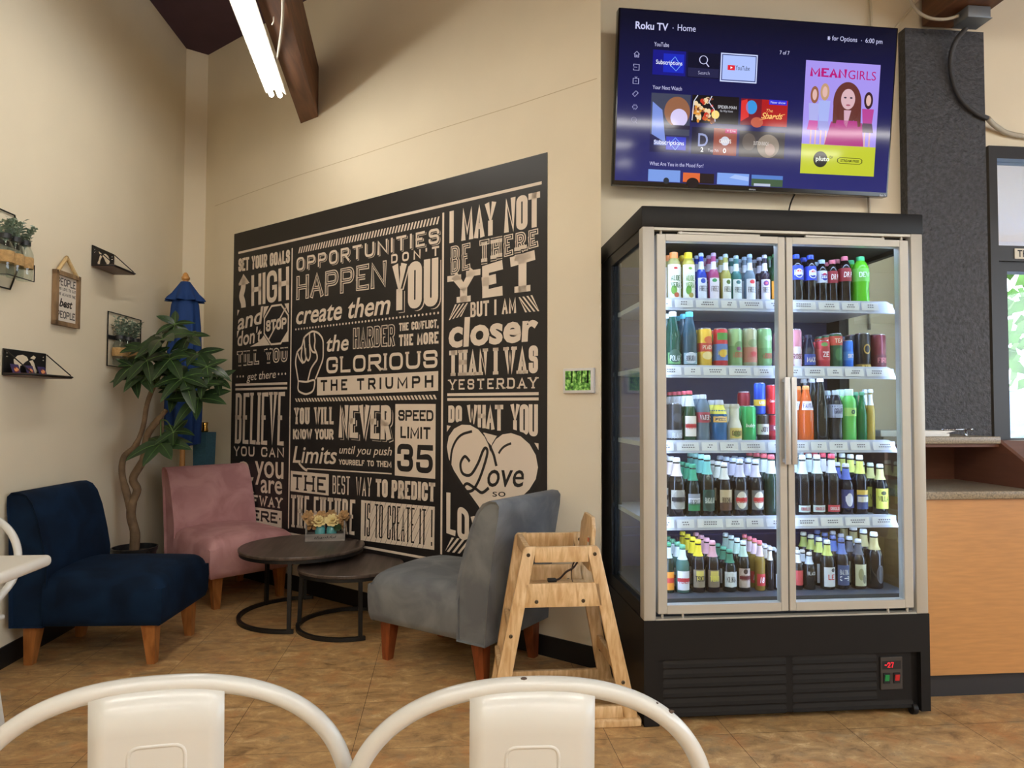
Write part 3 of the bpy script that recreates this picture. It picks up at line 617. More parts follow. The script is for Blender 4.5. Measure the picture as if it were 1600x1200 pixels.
# right column
put(0, word('I MAY NOT', rectq(1.349, 2.103, 1.955, 2.279), .031, gap=.036, space=.05))
q_ = [(1.353, 1.918), (1.949, 2.009), (1.949, 2.09), (1.353, 2.089)]; outlined('BE THERE', q_, .030, .62, gap=.034, slab=.01, space=.05); put(2, word('BE THERE', q_, .030, thk=.006, gap=.034, slab=.01, space=.05))
put(0, word('YET', [(1.352, 1.768), (1.949, 1.785), (1.949, 1.996), (1.352, 1.918)], .05, gap=.05, slab=.05))
put(0, hatch([(1.347, 1.678), (1.485, 1.70), (1.485, 1.762), (1.347, 1.76)], 5, .45, .55)); put(0, word('BUT I AM', rectq(1.502, 1.682, 1.808, 1.763), .014, gap=.02, space=.03)); put(0, hatch([(1.823, 1.68), (1.951, 1.68), (1.951, 1.765), (1.823, 1.76)], 5, .45, -.55))
put(0, bword('closer', [(1.347, 1.533), (1.945, 1.54), (1.945, 1.64), (1.347, 1.64)], .05, .035))
put(0, word('THAN I WAS', rectq(1.347, 1.372, 1.949, 1.511), .029, gap=.03, slab=.012, space=.036)); put(0, word('YESTERDAY', rectq(1.347, 1.297, 1.945, 1.353), .010, slab=.012, gap=.018))
put(0, R4(1.34, 1.263, 1.948, 1.278)); put(0, R4(1.34, 1.237, 1.948, 1.252))
put(0, word('DO', rectq(1.347, 1.118, 1.447, 1.212), .023, gap=.03)); put(0, word('WHAT', [(1.483, 1.107), (1.727, 1.078), (1.727, 1.217), (1.483, 1.213)], .023, gap=.026)); put(0, word('YOU', [(1.775, 1.072), (1.944, 1.056), (1.944, 1.218), (1.775, 1.218)], .023, gap=.024))
put(0, [((1.338, 1.01), (1.44, 1.092), (1.338, 1.104), (1.338, 1.104)), ((1.575, 1.065), (1.655, 1.0), (1.715, 1.05), (1.6, 1.07)), ((1.90, 1.03), (1.948, .955), (1.948, 1.025), (1.90, 1.03))])
def heart(sc, n=36):
    P = []
    for i in range(n):
        a = 2*PI*i/n; x = 16*math.sin(a)**3/16; y = (13*math.cos(a)-5*math.cos(2*a)-2*math.cos(3*a)-math.cos(4*a))/14.5
        P.append((1.643+.303*x*sc, .845+.262*y*sc+.03-.04*x))
    return P
hp = heart(1.0); put(1, [tuple(heart(1.09))]); put(2, [tuple(hp)])
put(3, ribbon(rounded([(1.365, .86), (1.375, .98), (1.43, 1.055), (1.52, 1.075)], .06, [0, 1, 1, 0]), .014)); put(3, ribbon(rounded([(1.70, .965), (1.72, 1.0), (1.78, 1.02)], .04, [0, 1, 0]), .012)); put(3, ribbon([(1.643, 1.00), (1.668, .955), (1.685, .90)], .016))
Lp = [(1.515, .925), (1.47, .935), (1.44, .90), (1.46, .845), (1.515, .838), (1.55, .90), (1.60, .99), (1.625, .975), (1.60, .90), (1.56, .80), (1.52, .765), (1.465, .77), (1.46, .795), (1.50, .80), (1.56, .765), (1.61, .765), (1.65, .80)]
put(3, ribbon(spline2([(1.505, .915), (1.47, .94), (1.44, .90), (1.455, .85), (1.51, .845), (1.56, .905), (1.595, .975), (1.615, .99), (1.625, .965), (1.60, .89), (1.565, .815), (1.525, .765), (1.48, .757), (1.465, .78), (1.49, .797), (1.545, .775), (1.59, .757), (1.635, .785)]), .016)); put(3, bword('ove', [(1.625, .792), (1.86, .806), (1.86, .895), (1.625, .885)], .18, .008)); put(3, bword('so', [(1.66, .742), (1.745, .748), (1.745, .775), (1.66, .769)], 0, 0))
put(0, word('L', [(1.338, .517), (1.405, .512), (1.405, .69), (1.337, .755)], .03)); put(0, word('O', [(1.418, .50), (1.50, .495), (1.50, .645), (1.418, .685)], .03)); put(0, word('V', [(1.515, .50), (1.60, .495), (1.60, .60), (1.515, .635)], .028)); put(0, word('E', [(1.615, .495), (1.69, .495), (1.69, .58), (1.615, .598)], .026))
put(0, hatch([(1.33, .42), (1.948, .43), (1.948, .505), (1.33, .50)], 16, .45, .12))
lc = MB(); lc.v = LAY[0].v[:]; lc.f = LAY[0].f[:]; lc.mi = LAY[0].mi[:]; lc.add(LAY[2].v, LAY[2].f)
lc.build('cream_lettering', m_cream, mural)
ld_ = MB(); ld_.add(LAY[1].v, LAY[1].f); ld_.add(LAY[3].v, LAY[3].f); ld_.build('dark_lettering', m_mdark, mural)

# wall tablet right of the mural
tb = thing('wall_tablet', 'white wall tablet showing a green park photo right of the mural', 'tablet', (0, 0, 0))
b = MB(); b.prism([MWp(2.101, 1.270, .002), MWp(2.272, 1.270, .002), MWp(2.272, 1.388, .002), MWp(2.101, 1.388, .002)], tuple(Vector(MWp(0, 0, .018))-Vector(MWp(0, 0, 0))), .004); b.build('case', pm('tablet_white', (222, 218, 212), .35), tb, True, 40)
def park_mat():
    m = bpy.data.materials.new('park_picture'); m.use_nodes = True; nt = m.node_tree; b = nt.nodes['Principled BSDF']
    tc = nt.nodes.new('ShaderNodeTexCoord'); n = nt.nodes.new('ShaderNodeTexNoise'); n.inputs['Scale'].default_value = 55; n.inputs['Detail'].default_value = 5
    cr = nt.nodes.new('ShaderNodeValToRGB'); e = cr.color_ramp.elements; e[0].position = .36; e[0].color = rgb(24, 44, 20); e[1].position = .66; e[1].color = rgb(190, 228, 120)
    x = e.new(.50); x.color = rgb(84, 140, 46)
    nt.links.new(tc.outputs['Object'], n.inputs['Vector']); nt.links.new(n.outputs[0], cr.inputs[0]); nt.links.new(cr.outputs[0], b.inputs['Emission Color'])
    b.inputs['Base Color'].default_value = (0, 0, 0, 1); b.inputs['Emission Strength'].default_value = .85; b.inputs['Roughness'].default_value = .2
    return m
b = MB(); b.quad(MWp(2.115, 1.284, .0206), MWp(2.255, 1.284, .0206), MWp(2.255, 1.376, .0206), MWp(2.115, 1.376, .0206)); b.build('screen', park_mat(), tb)
b = MB()
for x, w in ((2.150, .006), (2.178, .004), (2.205, .005), (2.236, .008)): b.quad(MWp(x, 1.318, .0209), MWp(x+w, 1.318, .0209), MWp(x+w*1.2, 1.376, .0209), MWp(x, 1.376, .0209))
b.build('picture_trunks', em('park_trunks', (22, 26, 18), .6), tb)

# ================================================================ TELEVISION
TVW, TVH, tyaw, ttilt = 1.389, .807, .0132, .1162
tr_ = Vector((math.cos(tyaw), math.sin(tyaw), 0)); tn_ = Vector((-math.sin(tyaw), math.cos(tyaw), 0)); tu_ = Vector((0, 0, 1))*math.cos(ttilt)-tn_*math.sin(ttilt)
_a = tr_*math.cos(-.0074)+tu_*math.sin(-.0074); tu_ = tu_*math.cos(-.0074)-tr_*math.sin(-.0074); tr_ = _a
tb_ = tr_.cross(tu_)            # towards the viewer
TC = Vector((1.4874, 3.2, 2.6524))
def TVp(u, v, d=0.0): return tuple(TC+tr_*(u-.5)*TVW+tu_*(v-.5)*TVH+tb_*d)
tv = thing('television', 'large flat television above the drinks cooler showing a streaming home screen', 'television', (0, 0, 0))
b = MB(); b.prism([TVp(0, 0, -.045), TVp(1, 0, -.045), TVp(1, 1, -.045), TVp(0, 1, -.045)], tuple(tb_*.045), .004); b.build('bezel', pm('tv_bezel', (12, 12, 14), .2), tv, True, 40)
b = MB(); b.prism([TVp(.25, .12, -.085), TVp(.75, .12, -.085), TVp(.75, .6, -.085), TVp(.25, .6, -.085)], tuple(tb_*.042), .01); b.build('rear_housing', m_black, tv)
b = MB(); b.bar(TVp(.5, .35, -.08), (TVp(.5, .35)[0], 3.37, TVp(.5, .35)[2]+.02), .3, .2); b.build('wall_mount', m_black, tv)
TVPARTS = {}
def tvp(part, polys, col, layer, s=1.0):
    mname = 'screen_%d_%d_%d' % col
    k = (part, mname)
    if k not in TVPARTS: TVPARTS[k] = (MB(), em(mname, col, s, True))
    d = .0008+.0005*layer
    polys_to(TVPARTS[k][0], polys, lambda u, v: TVp(u, v, d))
def screen_mat():
    m = em('screen_background', (20, 20, 52), 1.0, True); nt = m.node_tree; b = nt.nodes['Principled BSDF']
    tc = nt.nodes.new('ShaderNodeTexCoord'); sp = nt.nodes.new('ShaderNodeSeparateXYZ'); mr = nt.nodes.new('ShaderNodeMapRange')
    mr.inputs[1].default_value = 2.27; mr.inputs[2].default_value = 3.02
    cr = nt.nodes.new('ShaderNodeValToRGB'); e = cr.color_ramp.elements; e[0].color = rgb(44, 46, 112); e[1].color = rgb(14, 14, 34); x = e.new(.5); x.color = rgb(28, 28, 84)
    nt.links.new(tc.outputs['Object'], sp.inputs[0]); nt.links.new(sp.outputs[2], mr.inputs[0]); nt.links.new(mr.outputs[0], cr.inputs[0]); nt.links.new(cr.outputs[0], b.inputs['Emission Color'])
    return m
b = MB(); b.quad(TVp(.006, .026, .0005), TVp(.994, .026, .0005), TVp(.994, .993, .0005), TVp(.006, .993, .0005)); b.build('screen', screen_mat(), tv)
WHT = (206, 206, 244); wh2 = (168, 168, 214)
def tt(text, x0, y0, x1, h, col=WHT, layer=2, bold=0.0, shear=0.0, part='screen_text'):
    tvp(part, bword(text, [(x0, y0), (x1, y0), (x1, y0+h), (x0, y0+h)], shear, bold, .70), col, layer)
tt('Roku TV', .059, .888, .172, .040, bold=.02); tt('Home', .205, .893, .268, .036); tvp('screen_text', disc2(.189, .905, .002, .0035, 8), wh2, 2)
tt('for Options', .757, .90, .849, .027); tt('6:00 pm', .88, .900, .943, .027); tvp('screen_text', disc2(.865, .91, .0018, .003, 8), wh2, 2)
for a in (0, 60, 120): tvp('screen_text', ribbon([(.745+.006*math.cos(math.radians(a)), .911+.012*math.sin(math.radians(a))), (.745-.006*math.cos(math.radians(a)), .911-.012*math.sin(math.radians(a)))], .003), WHT, 2)
tt('YouTube', .126, .797, .177, .024); tt('7 of 7', .57, .799, .605, .022); tt('Your Next Watch', .126, .556, .228, .022); tt('What Are You in the Mood For?', .125, .121, .316, .022)
def icon(pts, y, c=wh2): tvp('menu_icon_%d' % round(y*1000), ribbon([(.067+p[0]*.0095, y+p[1]*.0165) for p in pts], .0026), c, 2)
icon([(-1, 0), (0, 1), (1, 0)], .745); icon([(-.7, .1), (-.7, -1), (-.2, -1), (-.2, -.3), (.2, -.3), (.2, -1), (.7, -1), (.7, .1)], .745)
icon([(-1, .3), (-1, 1), (1, 1), (1, -1), (-1, -1), (-1, -.5)], .672); icon([(-1, 0), (.3, 0)], .672)
icon([(-1, -1), (-1, .8), (1, .8), (1, -1), (-1, -1)], .596); icon([(-.3, -.1), (.3, -.1)], .596); icon([(-.4, 1.4), (0, .9), (.4, 1.4)], .596)
icon([(-1, -.2), (-.2, -1), (1, .3), (.2, 1), (-1, -.2)], .523); icon([(-.9, 0), (-.3, .9), (0, .3), (.3, .9), (.9, 0), (.3, -.9), (0, -.3), (-.3, -.9), (-.9, 0)], .448)
icon([(.9*math.cos(a*PI/6)-.2, .9*math.sin(a*PI/6)+.2) for a in range(13)], .372, (96, 96, 140)); icon([(.4, -.4), (1, -1)], .372, (96, 96, 140))
def tile(x0, y0, x1, y1, col, layer=1, part='tiles'): tvp(part, R4(x0, y0, x1, y1), col, layer)
tile(.123, .638, .238, .778, (26, 26, 132)); tile(.16, .655, .232, .76, (30, 44, 190), 2); tt('Subscriptions', .134, .698, .226, .024, (230, 234, 255), 4, .01)
tvp('tiles', ribbon([(.185, .695), (.205, .665), (.222, .70), (.21, .72), (.20, .745), (.188, .72), (.185, .695)], .003), (120, 170, 255), 3)
tile(.245, .636, .358, .778, (18, 18, 40)); tile(.247, .64, .356, .69, (38, 38, 74), 2); tt('Search', .283, .655, .323, .02)
tvp('search_icon', ribbon([(.300+.014*math.cos(a*PI/8), .738+.023*math.sin(a*PI/8)) for a in range(17)], .003), WHT, 3); tvp('search_icon', ribbon([(.31, .72), (.32, .70)], .004), WHT, 3)
tile(.361, .623, .492, .786, (206, 216, 255)); tile(.365, .630, .488, .779, (44, 52, 110), 2); tile(.368, .635, .485, .774, (176, 196, 255), 3); tile(.386, .69, .412, .718, (226, 40, 56), 4); tvp('tiles', [[(.396, .697), (.396, .711), (.404, .704), (.404, .704)]], (255, 255, 255), 5); tt('YouTube', .414, .693, .465, .026, (40, 44, 66), 4)
# picture tiles: plain stand-ins
tile(.123, .30, .261, .535, (66, 70, 92)); tile(.123, .199, .261, .30, (30, 28, 78)); tvp('tiles', disc2(.215, .435, .045, .085), (150, 100, 72), 2); tvp('tiles', disc2(.222, .40, .030, .052), (214, 204, 244), 3); tile(.172, .335, .262, .358, (40, 34, 60), 4)
tvp('tiles', [[(.128, .30), (.178, .255), (.163, .44), (.128, .485)]], (122, 146, 222), 3); tile(.137, .238, .185, .265, (128, 140, 200), 4); tt('Subscriptions', .137, .244, .243, .024, (230, 234, 255), 6, .01); tile(.18, .215, .25, .29, (36, 50, 196), 4); tvp('tiles', ribbon([(.195, .25), (.213, .215), (.23, .255), (.212, .285), (.195, .25)], .003), (120, 170, 255), 5)
tile(.266, .38, .433, .538, (26, 20, 22))
for i in range(46): tvp('tiles', disc2(.272+.07*random.random(), .39+.13*random.random(), .004+.006*random.random(), .006+.012*random.random(), 6), random.choice([(226, 150, 60), (200, 60, 40), (240, 214, 170), (120, 66, 44)]), 2+i % 3)
tvp('tiles', ribbon([(.268, .39), (.272, .50), (.285, .535)], .003), (220, 220, 240), 5); tvp('tiles', ribbon([(.335, .535), (.325, .50), (.345, .46), (.35, .39)], .003), (220, 220, 240), 5)
tvp('tiles', disc2(.350, .43, .014, .024), (255, 224, 130), 5); tt('SPIDER-MAN', .358, .468, .424, .018, (228, 228, 236), 3); tt('No Way Home', .366, .448, .412, .013, (200, 200, 210), 3, 0, .2)
tile(.441, .382, .609, .534, (176, 30, 30)); tile(.441, .382, .515, .534, (120, 24, 40), 2); tvp('tiles', disc2(.478, .485, .020, .040), (60, 150, 226), 3); tvp('tiles', [[(.441, .40), (.47, .43), (.462, .53), (.441, .52)]], (222, 54, 50), 3); tvp('tiles', disc2(.50, .40, .022, .03), (196, 96, 72), 3)
tt('The', .532, .463, .556, .018, (255, 190, 120), 3, 0, .3); tt('Shards', .515, .425, .592, .034, (255, 206, 120), 3, .01, .35); tvp('tiles', ribbon([(.51, .415), (.60, .455)], .003), (255, 190, 110), 3); tile(.541, .507, .605, .535, (48, 48, 216), 4); tt('New show', .546, .514, .60, .014, (226, 226, 255), 5)
tile(.27, .199, .348, .354, (28, 26, 56)); tile(.348, .199, .431, .354, (148, 66, 50)); tt('D', .293, .245, .328, .075, (150, 160, 206), 2, .01); tvp('tiles', disc2(.389, .282, .016, .026), (206, 206, 220), 2); tt('GIANTS', .368, .270, .411, .022, (236, 232, 230), 3, .02)
tt('2', .303, .213, .313, .026, (255, 255, 255), 3, .02); tt('0', .383, .213, .394, .026, (255, 255, 255), 3, .02); tt('Top 7th', .329, .216, .367, .016, (230, 220, 230), 3); tile(.388, .328, .430, .354, (190, 40, 110), 4); tt('+ Live', .394, .334, .425, .014, (240, 220, 240), 5)
tile(.44, .197, .605, .348, (60, 54, 58)); tvp('tiles', disc2(.475, .285, .024, .05), (96, 84, 78), 2); tvp('tiles', disc2(.545, .265, .04, .068), (140, 126, 112), 2); tvp('tiles', disc2(.552, .245, .018, .035), (176, 150, 138), 3); tt('DUTTON RANCH', .492, .268, .545, .022, (214, 206, 200), 4, .01)
tile(.122, .03, .235, .098, (124, 158, 230)); tvp('tiles', disc2(.186, .036, .010, .018), (44, 50, 60), 2); tile(.245, .03, .356, .088, (40, 28, 28)); tile(.245, .034, .305, .088, (224, 108, 56), 2); tvp('tiles', disc2(.28, .03, .022, .03), (36, 26, 26), 3)
tile(.367, .03, .482, .097, (130, 166, 240)); tvp('tiles', [[(.41, .07), (.48, .055), (.48, .08), (.43, .09)]], (170, 196, 250), 2); tile(.491, .03, .605, .095, (90, 130, 206)); tile(.491, .03, .605, .072, (72, 96, 70), 2); tile(.50, .03, .56, .045, (190, 200, 220), 3)
# right-hand poster: a plain lavender panel with pink and pale figures
tile(.667, .292, .942, .777, (168, 150, 240), 1, 'poster_tile'); tile(.667, .118, .942, .292, (198, 206, 52), 1, 'poster_tile')
tvp('poster_tile', word('MEAN', rectq(.684, .686, .819, .738), .0105, gap=.0125), (184, 28, 120), 2); tt('GIRLS', .824, .684, .927, .052, (184, 28, 120), 2, 0, 0, 'poster_tile')
P_ = lambda polys, c, l: tvp('poster_tile', polys, c, l)
for cx, top, w, hair, topc, skirt in ((.705, .615, .020, (150, 96, 70), (176, 178, 238), (206, 90, 170)), (.742, .635, .022, (196, 156, 120), (170, 182, 244), (160, 160, 226)), (.905, .60, .022, (60, 34, 40), (186, 70, 150), (90, 70, 90))):
    P_(disc2(cx, top-.035, w*.75, .05), hair, 2); P_(disc2(cx, top-.035, w*.42, .032), (226, 184, 176), 3)
    P_([[(cx-w*.8, .43), (cx+w*.8, .43), (cx+w*1.0, top-.085), (cx-w*1.0, top-.085)]], topc, 3); P_([[(cx-w*1.1, .375), (cx+w*1.1, .375), (cx+w*.8, .43), (cx-w*.8, .43)]], skirt, 3)
    for sx in (-.5, .35): P_(R4(cx+sx*w, .292, cx+(sx+.3)*w, .375), (216, 172, 176), 3)
P_([[(.750, .292), (.895, .292), (.885, .43), (.770, .43)]], (176, 50, 130), 4); P_(disc2(.826, .545, .052, .12), (104, 54, 48), 5); P_([[(.775, .42), (.80, .42), (.80, .55), (.775, .52)]], (104, 54, 48), 5); P_([[(.855, .40), (.88, .41), (.878, .54), (.85, .55)]], (104, 54, 48), 5)
P_(disc2(.828, .565, .026, .06), (220, 180, 188), 6); P_([[(.818, .42), (.828, .40), (.842, .50), (.815, .50)]], (214, 172, 190), 6); P_([[(.785, .40), (.825, .385), (.870, .40), (.866, .44), (.790, .44)]], (180, 54, 134), 6)
for ex in (.817, .839): P_(disc2(ex, .573, .005, .005, 8), (60, 50, 70), 7)
P_(disc2(.829, .53, .008, .005, 8), (170, 90, 110), 7)
P_(disc2(.739, .205, .026, .047, 24), (30, 30, 26), 2); tt('pluto', .722, .196, .772, .026, (240, 244, 230), 3, .02, 0, 'poster_tile'); tt('tv', .772, .212, .785, .024, (40, 44, 20), 3, 0, 0, 'poster_tile')
P_(ribbon([(.803+.091*x, .187+.034*z) for x, z in ((.1, 0), (.9, 0), (1, .25), (1, .75), (.9, 1), (.1, 1), (0, .75), (0, .25), (.1, 0))], .003), (50, 54, 22), 2); tt('STREAM FREE', .814, .197, .883, .014, (46, 50, 22), 2, .02, 0, 'poster_tile')
tt('element', .484, .004, .508, .012, (200, 200, 206), 0, 0, 0, 'maker_lettering'); tt('Roku TV', .970, .003, .994, .012, (220, 220, 226), 0, 0, 0, 'bezel_lettering')
_byp = {}
for (part, mname), (mb, mt) in TVPARTS.items():
    _byp.setdefault(part, []).append((mb, mt))
for part, L_ in _byp.items():
    big = MB()
    for i, (mb, mt) in enumerate(L_): big.cur = i; big.add(mb.v, mb.f)
    big.build('menu_icon' if part.startswith('menu_icon') else part, [mt for _, mt in L_], tv)

# ================================================================ FURNITURE
def velvet(name, c, c2, var=.22):
    m = pm(name, c, 0.85, spec=.15, sheen=.35); nt = m.node_tree; b = nt.nodes['Principled BSDF']
    tc = nt.nodes.new('ShaderNodeTexCoord'); n = nt.nodes.new('ShaderNodeTexNoise'); n.inputs['Scale'].default_value = 5.5; n.inputs['Detail'].default_value = 4; n.inputs['Distortion'].default_value = .8
    mx = nt.nodes.new('ShaderNodeMix'); mx.data_type = 'RGBA'; mr = nt.nodes.new('ShaderNodeMapRange'); mr.inputs[1].default_value = .4; mr.inputs[2].default_value = .66
    nt.links.new(tc.outputs['Object'], n.inputs['Vector']); nt.links.new(n.outputs[0], mr.inputs[0]); nt.links.new(mr.outputs[0], mx.inputs[0])
    mx.inputs[6].default_value = rgb(*c); mx.inputs[7].default_value = rgb(*c2); nt.links.new(mx.outputs[2], b.inputs['Base Color'])
    b.inputs['Sheen Tint'].default_value = rgb(*c2)
    n2 = nt.nodes.new('ShaderNodeTexNoise'); n2.inputs['Scale'].default_value = 3; bp = nt.nodes.new('ShaderNodeBump'); bp.inputs['Strength'].default_value = .25; bp.inputs['Distance'].default_value = .03
    nt.links.new(tc.outputs['Object'], n2.inputs['Vector']); nt.links.new(n2.outputs[0], bp.inputs['Height']); nt.links.new(bp.outputs[0], b.inputs['Normal'])
    return m
def subsurf(o, lv=2):
    md = o.modifiers.new('smooth', 'SUBSURF'); md.levels = lv; md.render_levels = lv; return o
def slipper_chair(name, label, loc, rot, fab, legm, upright=0.0):
    """local +x is the way the sitter faces"""
    t = thing(name, label, 'chair', loc, rot)
    hw = .268
    # seat: domed cushion block, rounded front
    m = MB(); nx, ny = 14, 12; x0, x1 = -.20, .335
    vs = []; fs = []
    def top(x, y):
        ex = max(0, (x-(x1-.07))/.07); ey = max(0, (abs(y)-(hw-.05))/.05)
        return .405+.040*(1-((y/hw)**2)*.75)*(1-.35*((x-.02)/.33)**2)-.045*(1-math.sqrt(max(0, 1-min(1, ex)**2)))-.040*(1-math.sqrt(max(0, 1-min(1, ey)**2)))
    for i in range(nx+1):
        for j in range(ny+1):
            a = i/nx; a = 1-(1-a)**1.5; x = x0+(x1-x0)*a
            b = j/ny*2-1; y = hw*math.sin(b*PI/2)
            vs.append((x, y, top(x, y)))
    for i in range(nx):
        for j in range(ny): k = i*(ny+1)+j; fs.append((k, k+ny+1, k+ny+2, k+1))
    ring = [j for j in range(ny+1)]+[i*(ny+1)+ny for i in range(1, nx+1)]+[nx*(ny+1)+j for j in range(ny-1, -1, -1)]+[i*(ny+1) for i in range(nx-1, 0, -1)]
    prev = ring; levels = [(.006, .36), (.008, .30), (.004, .225), (-.004, .192), (-.02, .186)]
    for off, z in levels:
        cur = []
        for r in ring:
            x, y, _ = vs[r]; dx = (1 if x > .3 else 0)*off; dy = (1 if abs(y) > hw*.97 else 0)*off*(1 if y > 0 else -1)
            cur.append(len(vs)); vs.append((x+dx, y+dy, z))
        n = len(ring)
        for i in range(n): fs.append((prev[i], prev[(i+1) % n], cur[(i+1) % n], cur[i]))
        prev = cur
    fs.append(tuple(prev)[::-1])
    m.add(vs, fs); m.build('seat', fab, t, True, 60)
    # backrest: leaning slab down to the base, rounded top and edges
    out = [(-.345, .186), (-.36, .40), (-.385, .60), (-.412, .74), (-.415, .785), (-.40, .803), (-.365, .805), (-.33, .79), (-.30, .755), (-.265, .68), (-.225, .56), (-.197, .46), (-.192, .40), (-.192, .186)]
    out = [(x+upright*max(0, z-.3)/.5, z) for x, z in out]
    m = MB(); prof = [(-hw+.006, .90), (-hw-.004, .97), (-hw-.006, 1.0), (0, 1.0), (hw+.006, 1.0), (hw+.004, .97), (hw-.006, .90)]
    cx_ = sum(p[0] for p in out)/len(out)
    vs = []; fs = []; n = len(out)
    for y, sc in prof:
        k = 1.0 if sc == 1.0 else sc
        for x, z in out:
            q = (1-k); vs.append((x+(-.29-(z-.5)*.2-x)*q*1.2, y, z-(max(0, z-.70))*q*1.3+(.0 if z > .2 else q*.05)))
    for i in range(len(prof)-1):
        for j in range(n): fs.append((i*n+j, i*n+(j+1) % n, (i+1)*n+(j+1) % n, (i+1)*n+j))
    fs += [tuple(range(n)), tuple(range((len(prof)-1)*n, len(prof)*n))[::-1]]
    m.add(vs, fs); m.build('backrest', fab, t, True, 50)
    for x, y, lx in ((.262, .205, .012), (.262, -.205, .012), (-.272, .205, -.016), (-.272, -.205, -.016)):
        l = MB(); l.taper((x, y, .190), (x+lx, y, 0), .064, .064, .036, .036, (0, 1, 0)); l.build('leg', legm, t)
    return t
m_leg1 = wood('light_oak_leg', (136, 82, 38), (182, 118, 62), .35, (1, 1, .25), 22); m_leg2 = wood('red_brown_leg', (110, 52, 24), (150, 78, 40), .35, (1, 1, .25), 22)
slipper_chair('slipper_chair', 'navy blue velvet slipper chair against the left wall', (-1.612, 3.712, 0), math.radians(-3.5), velvet('navy_velvet', (7, 22, 40), (13, 34, 58)), m_leg1, .05)
slipper_chair('slipper_chair', 'dusty pink velvet slipper chair in the corner beside the plant', (-1.367, 4.722, 0), math.radians(-49), velvet('pink_velvet', (172, 124, 126), (194, 148, 148)), m_leg1)
slipper_chair('slipper_chair', 'grey velvet slipper chair facing left, behind the wooden high chair', (.083, 3.437, 0), math.radians(141), velvet('grey_velvet', (103, 106, 110), (127, 130, 131)), m_leg2)
# nesting tables
m_top = wood('dark_wood_top', (56, 46, 40), (96, 82, 74), .35, (14, 1.2, 1), 2.2); m_iron = pm('black_iron', (24, 23, 23), .45, metal=.2)
def nest_table(label, c, r, zt, rr, a0, a1, legs, rot):
    t = thing('nesting_table', label, 'table', (c[0], c[1], 0), 0, None)
    m = MB(); m.M = Matrix.Rotation(rot, 4, 'Z'); m.lathe([(.001, zt-.018), (r-.004, zt-.018), (r, zt-.014), (r, zt-.004), (r-.004, zt), (.001, zt)], 64, cap=False); o = m.build('tabletop', m_top, t, True, 40)
    m = MB(); m.lathe([(r-.022, zt-.036), (r-.006, zt-.036), (r-.006, zt-.018), (r-.022, zt-.018), (r-.022, zt-.036)], 64, cap=False); m.build('apron_ring', m_iron, t, True, 40)
    m = MB(); n = 48; P = [(rr*math.cos(math.radians(a0+(a1-a0)*i/n)), rr*math.sin(math.radians(a0+(a1-a0)*i/n))) for i in range(n+1)]
    vs = []; fs = []
    for x, y in P:
        k = Vector((x, y)).normalized()
        for dr, z in ((-.010, .002), (.010, .002), (.010, .022), (-.010, .022)): vs.append((x+k.x*dr, y+k.y*dr, z))
    for i in range(n):
        for j in range(4): fs.append((i*4+j, i*4+(j+1) % 4, (i+1)*4+(j+1) % 4, (i+1)*4+j))
    fs += [(3, 2, 1, 0), (n*4, n*4+1, n*4+2, n*4+3)]
    m.add(vs, fs); m.build('floor_ring', m_iron, t)
    for a in legs:
        x, y = rr*math.cos(math.radians(a)), rr*math.sin(math.radians(a)); k = min(1, (r-.016)/rr)
        MB().bar((x, y, .02), (x*k, y*k, zt-.03), .02, .02, (y, -x, 0)).build('leg', m_iron, t)
        MB().lathe([(.007, 0), (.007, .004)], 8, (x*.99, y*.99, 0)).build('foot', m_iron, t)
    return t
nest_table('taller round nesting table with dark wood top carrying the flower box', (-.81, 4.213), .352, .402, .343, -270, -86, (-90, -222, -262), .1)
nest_table('lower round nesting table with dark wood top tucked under the taller one', (-.503, 3.995), .287, .335, .282, 60, 292, (287, 176, 66), -.2)
# flower box
m_bw = wood('weathered_box_wood', (110, 104, 100), (158, 150, 142), .7, (1, 6, 12), 3)
fb = thing('flower_box', 'small weathered wooden tray lettered thankful on the taller table', 'planter box', (-.705, 4.365, .402), math.radians(6))
b = MB(); b.box(-.115, .115, -.045, -.037, 0, .042); b.box(-.115, .115, .037, .045, 0, .042); b.box(-.115, .115, -.037, .037, 0, .007); b.build('tray', m_bw, fb)
for sx in (-1, 1):
    b = MB(); b.prism([(sx*.115, -.037, 0), (sx*.115, .037, 0), (sx*.115, .03, .115), (sx*.115, -.03, .115)], (-sx*.008, 0, 0)); b.build('end_board', m_bw, fb)
b = MB(); polys_to(b, bword('thankful', rectq(-.062, .015, .066, .026), .35, .008), lambda x, z: (x, -.0456, z)); b.build('lettering', m_mdark, fb)
m_jar = pm('teal_jar', (98, 172, 176), .18, coat=.4); m_petal = pm('cream_petal', (232, 212, 150), .7); m_dry = pm('tan_dried_flower', (178, 140, 94), .8, var=.3, vscale=40); m_fl = pm('dark_flower_leaf', (36, 62, 32), .5)
def petal_flower(mb, c, r, n, cup, layers=3, tilt=0.9):
    T_ = Matrix.Rotation(tilt, 3, 'X')
    for L in range(layers):
        for i in range(n):
            a = 2*PI*i/n+L*.5; q = r*(1-.26*L); el = cup+.35*L
            d = Vector((math.cos(a), math.sin(a), 0)); s_ = Vector((-d.y, d.x, 0)); u = d*math.cos(el)+Vector((0, 0, 1))*math.sin(el)
            u = T_ @ u; s_ = T_ @ s_; o = Vector(c)+(T_ @ Vector((0, 0, .25*r)))*L*.4
            mb.add([tuple(o), tuple(o+u*q*.6+s_*q*.42), tuple(o+u*q+s_*q*.15), tuple(o+u*q-s_*q*.15), tuple(o+u*q*.6-s_*q*.42)], [(0, 1, 2, 3, 4)])
